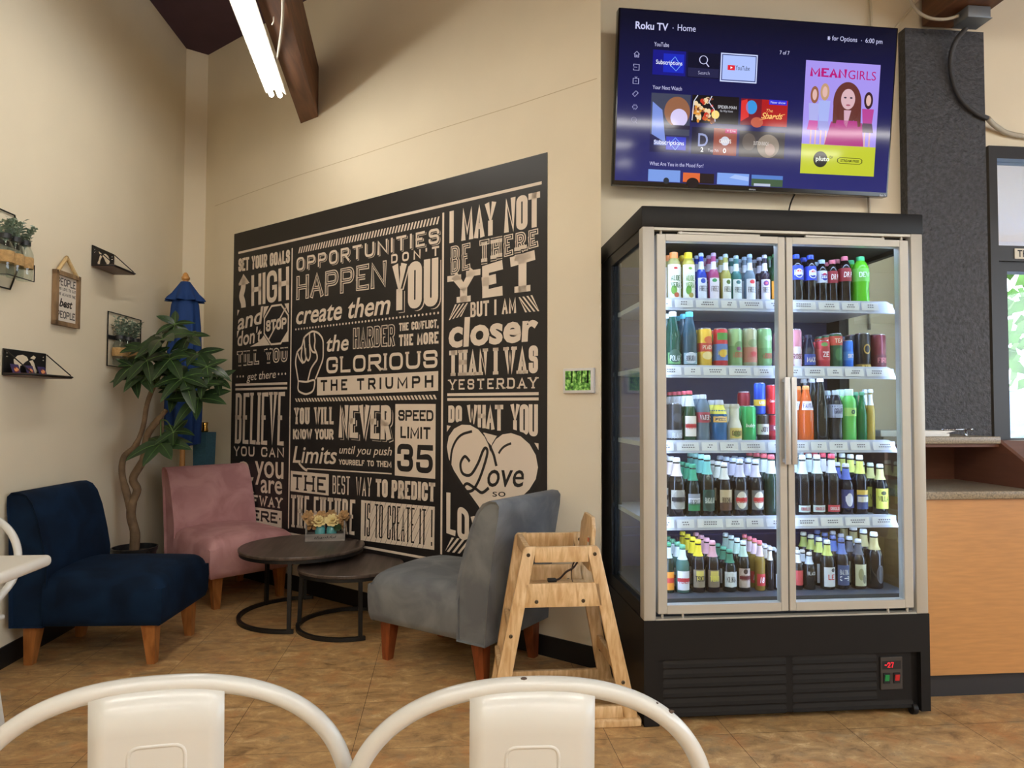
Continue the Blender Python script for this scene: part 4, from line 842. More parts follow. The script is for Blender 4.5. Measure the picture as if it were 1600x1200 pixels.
for i, x in enumerate((-.032, .036)):
    j = thing('jar', ['teal glass jar with a cream rose, left in the flower box', 'teal glass jar with a cream rose, right in the flower box'][i], 'jar', (0, 0, 0))
    j.matrix_world = Matrix.Translation((-.705, 4.365, .4095)) @ Matrix.Rotation(math.radians(6), 4, 'Z') @ Matrix.Translation((x, -.004, 0))
    MB().lathe([(.024, 0), (.030, .006), (.031, .058), (.027, .070), (.024, .074), (.024, .090), (.026, .092), (.021, .092), (.021, .076)], 20).build('glass', m_jar, j, True, 50)
    f = MB(); petal_flower(f, (-.006+.010*i, -.022, .108), .045, 9, .25, 4); f.build('rose', m_petal, j)
    f = MB()
    for k in range(9):
        a = k*2.4; petal_flower(f, (.045*math.cos(a)-(.035 if i == 0 else -.03), .030*math.sin(a)+.012, .115+.022*math.sin(k*1.7)), .034, 6, .5, 2)
    for k in range(4): petal_flower(f, ((-.065 if i == 0 else .07)+.012*k*(1 if i == 0 else -1), -.01, .065+.02*(k % 3)), .02, 5, .6, 2)
    f.build('dried_flowers', m_dry, j)
    if i == 1:
        f = MB(); f.add([(.010, -.03, .085), (.03, -.045, .10), (.055, -.04, .085), (.06, -.03, .06), (.035, -.045, .05), (.015, -.04, .06)], [(0, 1, 2, 3, 4, 5)]); f.build('leaf', m_fl, j)
    MB().tube([(0, 0, .07), (0, 0, .11)], .003, 6).build('stem', m_fl, j)
# high chair
m_hc = wood('pale_rubberwood', (192, 152, 102), (224, 192, 146), .42, (16, 16, 3), 4); m_bolt = pm('dark_bolt', (90, 78, 60), .4, metal=.7)
hc = thing('high_chair', 'pale wooden restaurant high chair beside the drinks cooler', 'high chair', (0, 0, 0))
def A_frame(yb, yt, xbl, xbr, name):
    """one A-shaped side: two legs, top rail, seat rail, floor runner"""
    zt = .668; th = .022
    def at(x0, x1, z): return x0+(x1-x0)*z/zt
    def yy(z): return yb+(yt-yb)*z/zt
    tl, tr = .305, .603
    def leg(xb, xt, w):
        b = MB(); sg = 1 if xt < .45 else -1
        b.prism([(xb, yy(.02), .02), (xb+w*1.15*sg, yy(.02), .02), (xt+w*sg, yy(zt), zt), (xt+(.012 if 1 else 0)*sg, yy(zt), zt), (xt, yy(zt-.012), zt-.012)], (0, th, 0), .004); b.build('leg', m_hc, hc, True, 40)
    leg(xbl, tl, .052); leg(xbr, tr, .052)
    b = MB(); b.prism([(tl+.045, yy(.608), .608), (tr-.045, yy(.608), .608), (tr-.045, yy(.666), .666), (tl+.045, yy(.666), .666)], (0, th, 0), .003); b.build('top_rail', m_hc, hc, True, 40)
    x0, x1 = at(xbl, tl, .47)+.045, at(xbr, tr, .47)-.045
    b = MB(); b.prism([(x0, yy(.442), .442), (x1+.012, yy(.442), .442), (x1, yy(.530), .530), (x0+.008, yy(.530), .530)], (0, th, 0), .003); b.build('seat_rail', m_hc, hc, True, 40)
    b = MB(); b.rbox(xbl-.03, xbr+.008, yb-.012, yb+.034, 0, .032, .008); b.build('runner', m_hc, hc, True, 40)
    b = MB(); b.prism([(xbl+.06, yy(.032), .032), (xbr-.05, yy(.032), .032), (xbr-.06, yy(.075), .075), (xbl+.07, yy(.075), .075)], (0, th, 0), .003); b.build('lower_rail', m_hc, hc, True, 40)
    b = MB()
    for x, z in ((.325, .638), (.583, .638), (.355, .464), (.535, .464), (at(xbl, tl, .34)+.02, .34), (at(xbr, tr, .16)-.025, .16)):
        b = MB(); b.M = Matrix.Translation((x, yy(z)-.0005, z)) @ Matrix.Rotation(PI/2, 4, 'X'); b.lathe([(.0075, 0), (.0075, .0015), (.005, .003), (.003, .001)], 12); b.build('bolt', m_bolt, hc)
    return at, yy
A_frame(2.645, 2.695, .165, .742, 'near'); A_frame(3.03, 2.998, .205, .735, 'far')
for x, z in ((.262, .335), (.222, .175)): MB().bar((x, 2.68, z), (x+.008, 3.02, z), .018, .036, (0, 0, 1), .004).build('front_step', m_hc, hc, True, 40)
MB().bar((.325, 2.71, .640), (.325, 3.0, .640), .022, .05, (0, 0, 1), .004).build('front_bar', m_hc, hc, True, 40)
MB().bar((.675, 2.67, .20), (.672, 3.03, .20), .02, .05, (0, 0, 1), .004).build('back_stretcher', m_hc, hc, True, 40)
b = MB(); b.prism([(.570, 2.74, .56), (.570, 2.98, .56), (.584, 2.975, .72), (.590, 2.93, .765), (.590, 2.79, .765), (.584, 2.745, .72)], (.016, 0, 0), .004); b.build('backrest', m_hc, hc, True, 40)
b = MB(); b.rbox(.34, .60, 2.705, 3.0, .455, .470, .004); b.build('seat', m_hc, hc, True, 40)
b = MB(); b.quad((.5695, 2.765, .60), (.5695, 2.80, .60), (.578, 2.80, .69), (.578, 2.765, .69)); ws = b.build('warning_sticker', m_offw, hc)
b = MB(); b.quad((.5745, 2.768, .668), (.5745, 2.797, .668), (.5768, 2.797, .684), (.5768, 2.768, .684)); b.build('sticker_band', pm('sticker_orange', (206, 92, 48), .5), hc)
m_strap = pm('brown_strap', (58, 38, 34), .7)
def strap(P):
    b = MB(); P = smooth_path(P, 5)
    for a, c in zip(P, P[1:]):
        b.quad((a[0], a[1]-.010, a[2]), (a[0], a[1]+.010, a[2]), (c[0], c[1]+.010, c[2]), (c[0], c[1]-.010, c[2]))
        b.quad((a[0], a[1]-.010, a[2]-.003), (a[0], a[1]+.010, a[2]-.003), (c[0], c[1]+.010, c[2]-.003), (c[0], c[1]-.010, c[2]-.003))
    b.build('strap', m_strap, hc)
strap([(.572, 2.80, .625), (.545, 2.80, .60), (.52, 2.80, .565), (.49, 2.80, .548), (.46, 2.80, .52), (.42, 2.80, .515)]); strap([(.572, 2.85, .625), (.545, 2.85, .60), (.525, 2.85, .56), (.52, 2.85, .52), (.53, 2.85, .48)])
MB().rbox(.415, .45, 2.785, 2.815, .508, .522, .004).build('buckle', m_black, hc)
# white metal bistro chairs and table
m_white = pm('white_enamel', (206, 205, 199), .28, coat=.3); m_chip = pm('chipped_paint', (70, 54, 44), .6)
def bistro_chair(label, loc, rot, chips=()):
    """local -y is the chair's back (towards the viewer when rot = 0)"""
    t = thing('bistro_chair', label, 'chair', loc, rot)
    a_ = .262
    hoop = []
    for i in range(33):
        u = -1+2*i/32; th = u*PI*.5
        x = a_*math.copysign(abs(math.sin(th))**.86, u); z = .585+.222*abs(math.cos(th))**.80
        hoop.append((x, -.03+.035*(abs(u)**2)+.10*max(0, abs(u)-.8), z))
    hoop = [(-.225, .13, .46)]+[(-.253, .075, .53)]+hoop+[(.253, .075, .53)]+[(.225, .13, .46)]
    MB().tube(smooth_path(hoop, 3), .0128, 12).build('hoop', m_white, t, True)
    # splat with a pressed rounded rectangle
    b = MB(); n = 8
    def sp(x, z): return (x, -.030+.045*(.80-z)*1.0+.35*x*x-.010, z)
    def zt(x): return .585+.222*abs(math.cos(math.asin(min(1, abs(x/a_))**(1/.86))))**.80-.004
    def zz(x, k): return .44+(zt(x)-.44)*k/6
    b.add([sp(-.088+.176*i/n, zz(-.088+.176*i/n, j)) for i in range(n+1) for j in range(7)], [(i*7+j, i*7+7+j, i*7+8+j, i*7+j+1) for i in range(n) for j in range(6)])
    o = b.build('splat', m_white, t, True); md = o.modifiers.new('thick', 'SOLIDIFY'); md.thickness = .003; md.offset = 1
    pts = rounded([(0, .725), (-.037, .725), (-.037, .56), (.037, .56), (.037, .725), (0, .725)], .016, [0, 1, 1, 1, 1, 0])
    b = MB(); b.tube([(p[0], sp(p[0], p[1])[1]-.001, p[1]) for p in pts[:-1]], .0034, 8, closed=True); b.build('pressed_rim', m_white, t, True)
    b = MB(); b.rbox(-.195, .195, -.02, .33, .435, .455, .02); b.build('seat', m_white, t, True, 40)
    for sx in (-1, 1):
        MB().taper((sx*.165, .30, .44), (sx*.20, .36, 0), .05, .03, .03, .02).build('leg', m_white, t)
        MB().taper((sx*.125, .02, .44), (sx*.14, -.06, 0), .05, .03, .03, .02).build('leg', m_white, t)
    MB().bar((-.185, .32, .22), (.185, .32, .22), .012, .02).build('stretcher', m_white, t)
    if chips:
        b = MB()
        for i, dx in chips:
            p = Vector(hoop[i]); b.ball((p.x+dx, p.y-.004, p.z+.0105), .0045, 8, 5, (1.3, .7, .6))
        b.build('paint_chips', m_chip, t)
    return t
bistro_chair('white metal hoop-back chair in the right foreground, chipped at its top', (.128, 1.035, 0), math.radians(-2), ((18, -.012), (25, 0), (26, .006)))
bistro_chair('white metal hoop-back chair in the left foreground', (-.402, 1.085, 0), math.radians(7))
bistro_chair('white metal hoop-back chair at the far side of the white table, left edge', (-1.752, 2.76, 0), math.radians(163))
tbl = thing('cafe_table', 'white cafe table with rounded corner at the left edge', 'table', (-1.53, 1.985, 0))
b = MB(); b.rbox(-.345, .345, -.31, .31, .715, .75, .015, 4); b.build('tabletop', pm('white_tabletop', (232, 226, 214), .3, coat=.3), tbl, True, 40)
MB().lathe([(.22, 0), (.22, .012), (.05, .03), (.03, .05), (.03, .715)], 24, (-.12, -.06, 0)).build('pedestal', m_white, tbl, True, 40)

# ================================================================ COUNTER BESIDE THE COOLER
m_fig = pm('figured_maple_laminate', (188, 136, 82), .4, var=.10, vscale=1.0, stretch=(9, 9, 90))
m_gran = pm('speckled_worktop', (138, 124, 102), .3, var=.45, vscale=150)
m_fig2 = pm('dark_cubby_wood', (104, 62, 42), .5, var=.08, vscale=1.0, stretch=(9, 9, 90))
ct = thing('service_counter', 'maple-fronted service counter with speckled worktop right of the cooler', 'counter', (0, 0, 0))
MB().box(1.935, 3.3, 2.765, 3.30, .10, .822).build('cabinet_front', m_fig, ct)
MB().box(1.935, 3.3, 2.80, 3.28, 0, .10).build('toe_kick', pm('toe_kick_black', (38, 38, 42), .5), ct)
MB().rbox(1.93, 3.31, 2.745, 3.31, .825, .858, .004).build('worktop', m_gran, ct, True, 40)
cu_ = MB(); cu_.box(1.94, 3.0, 3.24, 3.31, .858, 1.045); cu_.box(1.94, 1.955, 2.95, 3.24, .858, 1.045); cu_.build('back_panel', m_fig2, ct)
b = MB(); b.prism([(2.492, 2.75, .93), (2.492, 2.97, 1.062), (2.492, 3.31, 1.062), (2.492, 3.31, .858), (2.492, 2.75, .858)], (.022, 0, 0)); b.build('slanted_side', m_fig2, ct)
MB().box(1.94, 2.492, 2.957, 3.24, 1.03, 1.045).build('shelf_board', m_fig2, ct)
MB().rbox(1.93, 2.488, 2.94, 3.31, 1.045, 1.077, .003).build('raised_ledge', m_gran, ct, True, 40)
pt = thing('menu_stack', 'low stack of white paper on the raised counter ledge', 'paper stack', (2.14, 3.05, 1.077))
b = MB()
b.box(-.19, .14, -.06, .10, 0, .012); b.prism([(-.19, -.06, .012), (.12, -.06, .012), (.17, -.06, .024), (-.19, -.06, .026)], (0, .14, 0)); b.build('sheets', pm('paper_white', (232, 228, 220), .6), pt)
rk = thing('metal_rail', 'small chrome rail on two posts at the ledge end', 'rail', (2.30, 3.03, 1.077))
m_chr = pm('chrome', (190, 190, 194), .15, metal=1.0)
MB().tube([(-.03, 0, .028), (.115, 0, .030)], .004, 8).build('rod', m_chr, rk, True); MB().ball((.118, 0, .030), .007).build('knob', m_chr, rk, True)
for x in (-.02, .09): MB().lathe([(.008, 0), (.006, .004), (.005, .029)], 10, (x, 0, 0)).build('post', m_chr, rk, True)

# ================================================================ LEFT WALL DECOR
m_wire = pm('black_wire', (26, 24, 24), .4, metal=.4); m_glassj = glass('clear_jar_glass', (236, 242, 240), .05); m_lid = pm('jar_lid_black', (34, 36, 38), .4); m_twine = pm('jute_band', (196, 158, 104), .85, bump=.8, bscale=260, var=.2, vscale=60)
m_euc = pm('eucalyptus_leaf', (132, 152, 134), .6, var=.35, vscale=30); m_brown = pm('brown_shelf_board', (92, 68, 58), .5)
def sprig(mb, base, h, spread, n):
    for k in range(n):
        a = random.uniform(0, 2*PI); tip = Vector((base[0]+spread*math.cos(a)*random.random(), base[1]+spread*math.sin(a)*random.random(), base[2]+h*random.uniform(.7, 1)))
        bs = Vector(base); mb.tube([tuple(bs), tuple((bs+tip)/2+Vector((0, 0, h*.08))), tuple(tip)], .0012, 4)
        for i in range(9):
            f = .15+.85*i/8; p = bs.lerp(tip, f); ang = random.uniform(0, 2*PI); d = Vector((math.cos(ang), math.sin(ang), .5)).normalized(); s_ = d.cross(Vector((0, 0, 1))).normalized(); r = .015
            mb.add([tuple(p), tuple(p+d*r*.7+s_*r*.7), tuple(p+d*r*1.6), tuple(p+d*r*.7-s_*r*.7)], [(0, 1, 2, 3)])
def jar_holder(name, label, outline, jars, bar_z, off, group, bottom=None, h=.20, sp=.12):
    t = thing(name, label, 'wall vase', (0, 0, 0))
    MB().tube([LWp(p[0], p[1], .008) for p in outline], .004, 8, closed=True).build('wire_frame', m_wire, t, True)
    bd = MB(); a, c = jars[0][0]-.05, jars[-1][0]+.05
    bd.prism([LWp(a, bar_z-.012, .002), LWp(c, bar_z-.012, .002), LWp(c, bar_z+.012, .002), LWp(a, bar_z+.012, .002)], tuple(Vector(LWp(0, 0, .008))-Vector(LWp(0, 0, 0)))); bd.build('holder_bar', m_lid, t)
    if bottom:
        MB().tube([LWp(p[0], p[1], p[2]) for p in bottom], .0025, 6).build('cradle_wire', m_wire, t, True)
    for i, (tt_, zz, r) in enumerate(jars):
        c = LWp(tt_, 0, off)
        g = MB(); g.lathe([(.004, 0), (r*.9, 0), (r, .008), (r, h*.62), (r*.62, h*.78), (r*.62, h*.86)], 18, (c[0], c[1], zz), cap=False); jo = g.build('jar', m_glassj, t, True)
        MB().lathe([(r*.66, h*.82), (r*.68, h*.82), (r*.68, h*.93), (r*.5, h*.93)], 16, (c[0], c[1], zz)).build('lid', m_lid, jo, True, 40)
        MB().lathe([(r*1.03, h*.28), (r*1.06, h*.3), (r*1.06, h*.52), (r*1.03, h*.54)], 18, (c[0], c[1], zz), cap=False).build('jute_band', m_twine, jo, True)
        f = MB(); sprig(f, (c[0], c[1], zz+h*.72), sp, .055, 14); f.build('sprig', m_euc, jo)
    return t
jar_holder('hanging_jar_vase', 'hexagonal black wire wall vase with three jute-banded jars, left edge', [(.20, 2.093), (.474, 2.093), (.545, 1.915), (.455, 1.742), (.20, 1.742), (.12, 1.915)], [(.325, 1.785, .034), (.396, 1.785, .034), (.468, 1.785, .034)], 1.95, .062, None,
           [(.29, 1.86, .01), (.29, 1.785, .03), (.29, 1.782, .10), (.478, 1.782, .10), (.478, 1.86, .10)])
jar_holder('hanging_jar_vase', 'rectangular black wire wall vase half hidden behind the tall plant', [(1.37, 1.765), (1.80, 1.765), (1.80, 1.444), (1.37, 1.444)], [(1.425, 1.45, .040), (1.52, 1.45, .040), (1.615, 1.45, .040)], 1.615, .055, None, None, .19, .15)
def map_shelf(label, t0, t1, z0, z1, dep, flip):
    t = thing('wall_shelf', label, 'shelf', (0, 0, 0))
    n_ = Vector(LWp(0, 0, 1))-Vector(LWp(0, 0, 0))
    bp = MB(); bp.prism([LWp(t0, z0, .003), LWp(t1, z0, .003), LWp(t1, z1, .003), LWp(t0, z1, .003)], tuple(n_*.005)); bp.build('back_plate', m_black, t)
    bd = MB(); bd.prism([LWp(t0, z0-.004, .008), LWp(t1, z0-.004, .008), LWp(t1, z0-.004, dep), LWp(t0, z0-.004, dep)], (0, 0, .014)); bd.build('board', m_brown, t)
    for e, nm in ((t0+.003, 'a'), (t1-.003, 'b')):
        MB().tube([LWp(e, z1-.006, .012), LWp(e, z0+.012, dep-.004)], .003, 6).build('side_rod', m_wire, t, True)
    tr = MB(); tr.tube([LWp(t0, z0+.004, .01), LWp(t0, z0+.004, dep+.002), LWp(t1, z0+.004, dep+.002), LWp(t1, z0+.004, .01)], .005, 6); tr.build('edge_rail', m_wire, t, True)
    w, h = t1-t0, z1-z0
    shapes = [[(.22, .62), (.30, .78), (.42, .84), (.52, .78), (.56, .66), (.48, .56), (.42, .44), (.37, .40), (.36, .22), (.33, .08), (.30, .12), (.29, .36), (.23, .48)],
              [(.60, .74), (.68, .86), (.74, .80), (.70, .70)], [(.58, .62), (.66, .68), (.70, .56), (.74, .36), (.78, .26), (.76, .12), (.70, .05), (.68, .22), (.66, .40), (.62, .52)]]
    mp = MB()
    for s_ in shapes:
        pts = [(1-p[0] if flip else p[0], p[1]) for p in s_]
        mp.add([LWp(t0+w*p[0], z0+h*p[1], .0086) for p in pts], [tuple(range(len(pts)))])
    mp.build('map_cutout', pm('map_cutout_cream', (226, 210, 182), .7), t)
    sc = MB()
    for e in (t0+.025, t1-.025):
        for dz in (.02, .036): 
            q = LWp(e, z1-dz, .008); sc.ball(q, .004, 8, 5)
    sc.build('screws', m_chr, t)
    return t
map_shelf('lower black wall shelf with world map back and three colourful cards', .421, .754, 1.343, 1.466, .135, False)
map_shelf('upper empty black wall shelf with world map back above the framed sign', 1.178, 1.43, 1.998, 2.117, .128, True)
for i, (tt_, lab) in enumerate(((.475, 'nearest small colourful card leaning on the lower wall shelf'), (.585, 'middle small colourful card leaning on the lower wall shelf'), (.685, 'farthest small colourful card leaning on the lower wall shelf'))):
    cd = thing('display_card', lab, 'card', (0, 0, 0), 0, 'cards on the lower wall shelf')
    b = MB(); b.prism([LWp(tt_-.03, 1.3535, .036), LWp(tt_+.03, 1.3535, .036), LWp(tt_+.03, 1.396, .022), LWp(tt_-.03, 1.396, .022)], (.0015, 0, 0)); b.build('card', pm('card_purple', (58, 48, 92), .4), cd)
    b = MB(); k = Vector((.0022, 0, 0))
    def cp(u, v): return tuple(Vector(LWp(tt_-.03+.06*u, 1.3535+.0425*v, .036-.014*v))+k)
    polys_to(b, disc2(.55, .42, .30, .26, 10), cp); b.build('picture', pm('card_picture', (226, 150, 96), .5), cd)
    b = MB(); k = Vector((.003, 0, 0)); polys_to(b, ribbon([(.2, .2), (.45, .15), (.85, .35)], .10)+disc2(.4, .62, .12, .12, 8), cp); b.build('picture_marks', pm('card_marks', (130, 50, 54), .5), cd)
# framed sign
sg = thing('framed_sign', 'small wood-framed sign on a bead rope reading best people', 'sign', (0, 0, 0))
m_sf = wood('sign_frame_wood', (116, 92, 66), (160, 130, 96), .6, (1, 1, .3), 20)
n_ = Vector(LWp(0, 0, 1))-Vector(LWp(0, 0, 0))
ts0, ts1, zs0, zs1 = .80, 1.030, 1.622, 1.905
fr = MB()
for q in ([(ts0, zs0), (ts0+.022, zs0), (ts0+.022, zs1), (ts0, zs1)], [(ts1-.022, zs0), (ts1, zs0), (ts1, zs1), (ts1-.022, zs1)], [(ts0, zs0), (ts1, zs0), (ts1, zs0+.022), (ts0, zs0+.022)], [(ts0, zs1-.022), (ts1, zs1-.022), (ts1, zs1), (ts0, zs1)]):
    fr.prism([LWp(p[0], p[1], .002) for p in q], tuple(n_*.024))
fr.build('frame', m_sf, sg)
b = MB(); b.quad(LWp(ts0+.02, zs0+.02, .012), LWp(ts1-.02, zs0+.02, .012), LWp(ts1-.02, zs1-.02, .012), LWp(ts0+.02, zs1-.02, .012)); b.build('panel', pm('sign_panel', (224, 216, 204), .6), sg)
b = MB()
LT = lambda t, z: LWp(t, z, .0126)
polys_to(b, word('PEOPLE', rectq(ts0+.028, 1.832, ts1-.028, 1.872), .006, gap=.009), LT); polys_to(b, word('WHO LOVE TO EAT', rectq(ts0+.028, 1.808, ts1-.028, 1.823), .003, gap=.0055, space=.009), LT); polys_to(b, word('ARE ALWAYS THE', rectq(ts0+.028, 1.780, ts1-.028, 1.795), .003, gap=.0055, space=.009), LT)
polys_to(b, bword('best', rectq(ts0+.05, 1.722, ts1-.055, 1.752), .3, .03), LT); polys_to(b, word('PEOPLE', rectq(ts0+.028, 1.662, ts1-.028, 1.700), .006, gap=.009), LT)
b.build('lettering', m_mdark, sg)
b = MB()
for a, c in (((ts0+.02, zs1-.003), (.90, 1.985)), ((.90, 1.985), (ts1-.03, zs1-.003))):
    for i in range(11): p = (a[0]+(c[0]-a[0])*i/10, a[1]+(c[1]-a[1])*i/10); b.ball(LWp(p[0], p[1], .018), .0105, 8, 6)
b.build('bead_rope', pm('bead_wood', (206, 176, 124), .5), sg, True)

# ================================================================ PLANT, UMBRELLA, STOOL IN THE CORNER
m_pleaf = pm('money_tree_leaf', (40, 58, 34), .30, spec=.4, var=.45, vscale=9); m_trunk = pm('money_tree_trunk', (112, 90, 66), .8, var=.25, vscale=25, bump=.6, bscale=40); m_vein = pm('leaf_vein', (96, 128, 62), .5)
px_, py_ = -1.838, 4.45
plant = thing('potted_plant', 'tall potted money tree between the navy and pink chairs', 'plant', (px_, py_, 0))
MB().lathe([(.085, 0), (.095, .01), (.118, .33), (.126, .345), (.128, .362), (.120, .362), (.116, .33), (.001, .33)], 28, cap=False).build('pot', pm('dark_glazed_pot', (34, 34, 36), .25), plant, True, 50)
MB().lathe([(.001, .325), (.112, .33), (.001, .338)], 20, cap=False).build('soil', pm('potting_soil', (44, 36, 28), .95), plant)
L_ = lambda p: (p[0]-px_, p[1]-py_, p[2])
tk = MB()
tk.tube(smooth_path([L_(p) for p in [(-1.842, 4.45, .33), (-1.838, 4.45, .44), (-1.862, 4.45, .54), (-1.858, 4.45, .62), (-1.835, 4.46, .70), (-1.86, 4.46, .77), (-1.805, 4.46, .88), (-1.778, 4.45, 1.03), (-1.70, 4.44, 1.14), (-1.665, 4.43, 1.18)]], 5), [.028]*6+[.026]*10+[.023]*14+[.020]*10+[.014]*6, 10)
tk.build('trunk', m_trunk, plant, True)
tk = MB(); tk.tube(smooth_path([L_(p) for p in [(-1.862, 4.45, .56), (-1.885, 4.45, .66), (-1.915, 4.44, .80), (-1.905, 4.44, .90), (-1.845, 4.44, .96), (-1.80, 4.44, 1.08), (-1.775, 4.43, 1.22), (-1.73, 4.42, 1.34)]], 5), [.022]*8+[.018]*14+[.014]*14, 10); tk.build('trunk', m_trunk, plant, True)
def leaflet(mb, vb, o, d, L, droop, wd):
    d = Vector(d).normalized(); up = Vector((0, -.75, .66)); s_ = d.cross(up); s_ = s_.normalized() if s_.length > .05 else Vector((1, 0, 0)); o = Vector(o)
    n = 7; P = []
    for i in range(n+1):
        f = i/n; p = o+d*L*f+Vector((0, 0, -1))*(droop*L*f*f); w = wd*L*(math.sin(PI*min(1, f**.8))**.8)*(1 if f < 1 else 0)
        P.append((p, w))
    vs = []; fs = []
    for p, w in P:
        nrm = s_.cross(d)
        vs += [tuple(p-s_*w+up*.16*w), tuple(p), tuple(p+s_*w+up*.16*w)]
    for i in range(n):
        a = i*3; fs += [(a, a+3, a+4, a+1), (a+1, a+4, a+5, a+2)]
    mb.add(vs, fs)
    vb.tube([tuple(p+up*.0012) for p, w in P], [.0018*(1-.7*i/n) for i in range(n+1)], 4)
fo = MB(); vb = MB(); pe = MB()
whorls = [((-1.655, 4.33, 1.60), .20, 7), ((-1.845, 4.38, 1.44), .18, 7), ((-1.525, 4.30, 1.37), .20, 7), ((-1.79, 4.42, 1.54), .16, 6), ((-1.50, 4.45, 1.52), .16, 6), ((-1.41, 4.36, 1.44), .14, 6), ((-1.635, 4.28, .985), .19, 8), ((-1.73, 4.30, 1.47), .16, 6), ((-1.62, 4.42, 1.70), .14, 6), ((-1.45, 4.34, 1.25), .18, 7), ((-1.37, 4.42, 1.36), .13, 6), ((-1.60, 4.42, 1.30), .15, 6), ((-1.70, 4.44, 1.64), .15, 6), ((-1.55, 4.44, 1.62), .15, 6), ((-1.58, 4.32, 1.05), .13, 6), ((-1.77, 4.34, 1.38), .17, 6), ((-1.60, 4.30, 1.48), .17, 7), ((-1.42, 4.32, 1.33), .15, 6)]
for c, L0, n in whorls:
    c = Vector(L_(c)); a0 = random.uniform(0, 6)
    nz = Vector((random.uniform(-.45, .55), -random.uniform(.35, 1.0), random.uniform(.35, .9))).normalized(); e1 = nz.orthogonal().normalized(); e2 = nz.cross(e1)
    src = Vector(L_((-1.73, 4.42, 1.32))) if c.z > 1.2 else Vector(L_((-1.70, 4.44, 1.12)))
    pe.tube(smooth_path([tuple(src), tuple((src+c)/2+Vector((0, 0, .03))), tuple(c)], 4), .004, 6)
    for i in range(n):
        a = a0+2*PI*i/n+random.uniform(-.2, .2)
        d = e1*math.cos(a)+e2*math.sin(a)+nz*random.uniform(.0, .35)
        if d.z > .5: d.z *= .6
        Ln = L0*random.uniform(.8, 1.1)
        wx = px_+c.x+d.x*Ln
        if wx < -1.955: Ln *= .55
        leaflet(fo, vb, c, d, Ln, random.uniform(.1, .45), .20)
fo.build('foliage', m_pleaf, plant, True); vb.build('leaf_veins', m_vein, plant); pe.build('petioles', pm('leaf_stalk', (84, 108, 56), .5), plant, True)
ub = thing('patio_umbrella', 'closed blue patio umbrella standing in the corner behind the plant', 'umbrella', (-1.775, 5.02, 0), 0)
cn = MB(); n = 16
prof = [(.035, 2.06), (.055, 2.03), (.10, 1.965), (.128, 1.925), (.122, 1.918), (.10, 1.95)]
vs = []; fs = []
def ring(r, z, amp, k=8): return [(r*(1+amp*math.cos(k*2*PI*i/48))*math.cos(2*PI*i/48), r*(1+amp*math.cos(k*2*PI*i/48))*math.sin(2*PI*i/48), z) for i in range(48)]
def loft(mb, rs):
    m = len(rs[0]); vs = [p for r in rs for p in r]; fs = [(i*m+k, i*m+(k+1) % m, (i+1)*m+(k+1) % m, (i+1)*m+k) for i in range(len(rs)-1) for k in range(m)]
    mb.add(vs, fs)
loft(cn, [ring(.030, 2.06, 0), ring(.050, 2.03, .05), ring(.085, 1.975, .10), ring(.105, 1.945, .2), ring(.112, 1.925, .25)]); cn.build('vent_flap', pm('royal_blue_canvas', (15, 56, 116), .8), ub, True)
cn = MB(); loft(cn, [ring(.07, 1.97, 0), ring(.088, 1.90, .05), ring(.098, 1.75, .10), ring(.105, 1.5, .14), ring(.11, 1.2, .16), ring(.10, .95, .2), ring(.03, .93, .1)]); cn.build('canopy', pm('royal_blue_canvas', (15, 56, 116), .8), ub, True)
MB().lathe([(.018, .0), (.018, 2.07), (.026, 2.075), (.028, 2.09), (.020, 2.10), (.016, 2.115), (.006, 2.125), (.001, 2.126)], 14).build('pole', pm('honey_wood_pole', (190, 136, 74), .4), ub, True, 50)
MB().lathe([(.16, 0), (.16, .02), (.14, .045), (.03, .06), (.026, .14), (.001, .14)], 24).build('base', m_iron, ub, True, 40)
ps = thing('pedestal_stand', 'slim teal woven stand just visible behind the pink chair', 'stand', (-1.70, 5.23, 0), math.radians(-20))
b = MB(); b.add([(-.035, -.035, 0), (.035, -.035, 0), (.035, .035, 0), (-.035, .035, 0), (-.055, -.055, 1.02), (.055, -.055, 1.02), (.055, .055, 1.02), (-.055, .055, 1.02)], [(0, 3, 2, 1), (4, 5, 6, 7), (0, 1, 5, 4), (1, 2, 6, 5), (2, 3, 7, 6), (3, 0, 4, 7)]); b.build('column', pm('teal_weave', (52, 92, 108), .85, bump=.5, bscale=200, var=.15, vscale=60), ps)
MB().lathe([(.022, 1.02), (.026, 1.03), (.020, 1.06), (.024, 1.09), (.018, 1.09), (.001, 1.05)], 14).build('brass_cup', pm('brass', (200, 156, 80), .25, metal=1.0), ps, True)

# ================================================================ DRINKS COOLER
X0, X1, Y0, Y1, ZT, ZB = .757, 1.905, 2.631, 3.345, 1.981, .396
m_cblk = pm('cooler_black', (22, 21, 22), .5, spec=.25); m_champ = pm('champagne_aluminium', (186, 183, 174), .4, metal=.2); m_navy = pm('cooler_back_navy', (24, 32, 84), .5); m_dark = pm('cooler_void', (14, 14, 16), .6)
m_cglass = glass('cooler_glass', (244, 250, 250), .02); m_led = em('cooler_led', (196, 214, 255), LED_L)
ck = thing('beverage_cooler', 'tall black two-door glass drinks cooler stocked with bottles and cans', 'drinks cooler', (0, 0, 0))
MB().rbox(X0-.003, X1+.003, Y0-.003, Y1, 1.898, ZT, .006, 2).build('canopy', m_cblk, ck, True, 40)
bs = MB(); RX0, RX1 = .816, 1.866
bs.box(X0, RX0, Y0-.004, Y1, .004, ZB); bs.box(RX1, X1, Y0-.004, Y1, .018, ZB); bs.box(RX0, RX1, Y0-.004, Y1, .249, ZB); bs.box(RX0, RX1, Y0+.03, Y1-.02, .05, .249)
bs.build('base', m_cblk, ck)
gr_ = MB(); gr_.box(RX0, 1.835, Y0+.012, Y0+.030, .012 if 0 else .030, .249); gr_.box(1.835, RX1, Y0+.020, Y0+.030, .03, .249); gr_.build('grille_panel', m_cblk, ck)
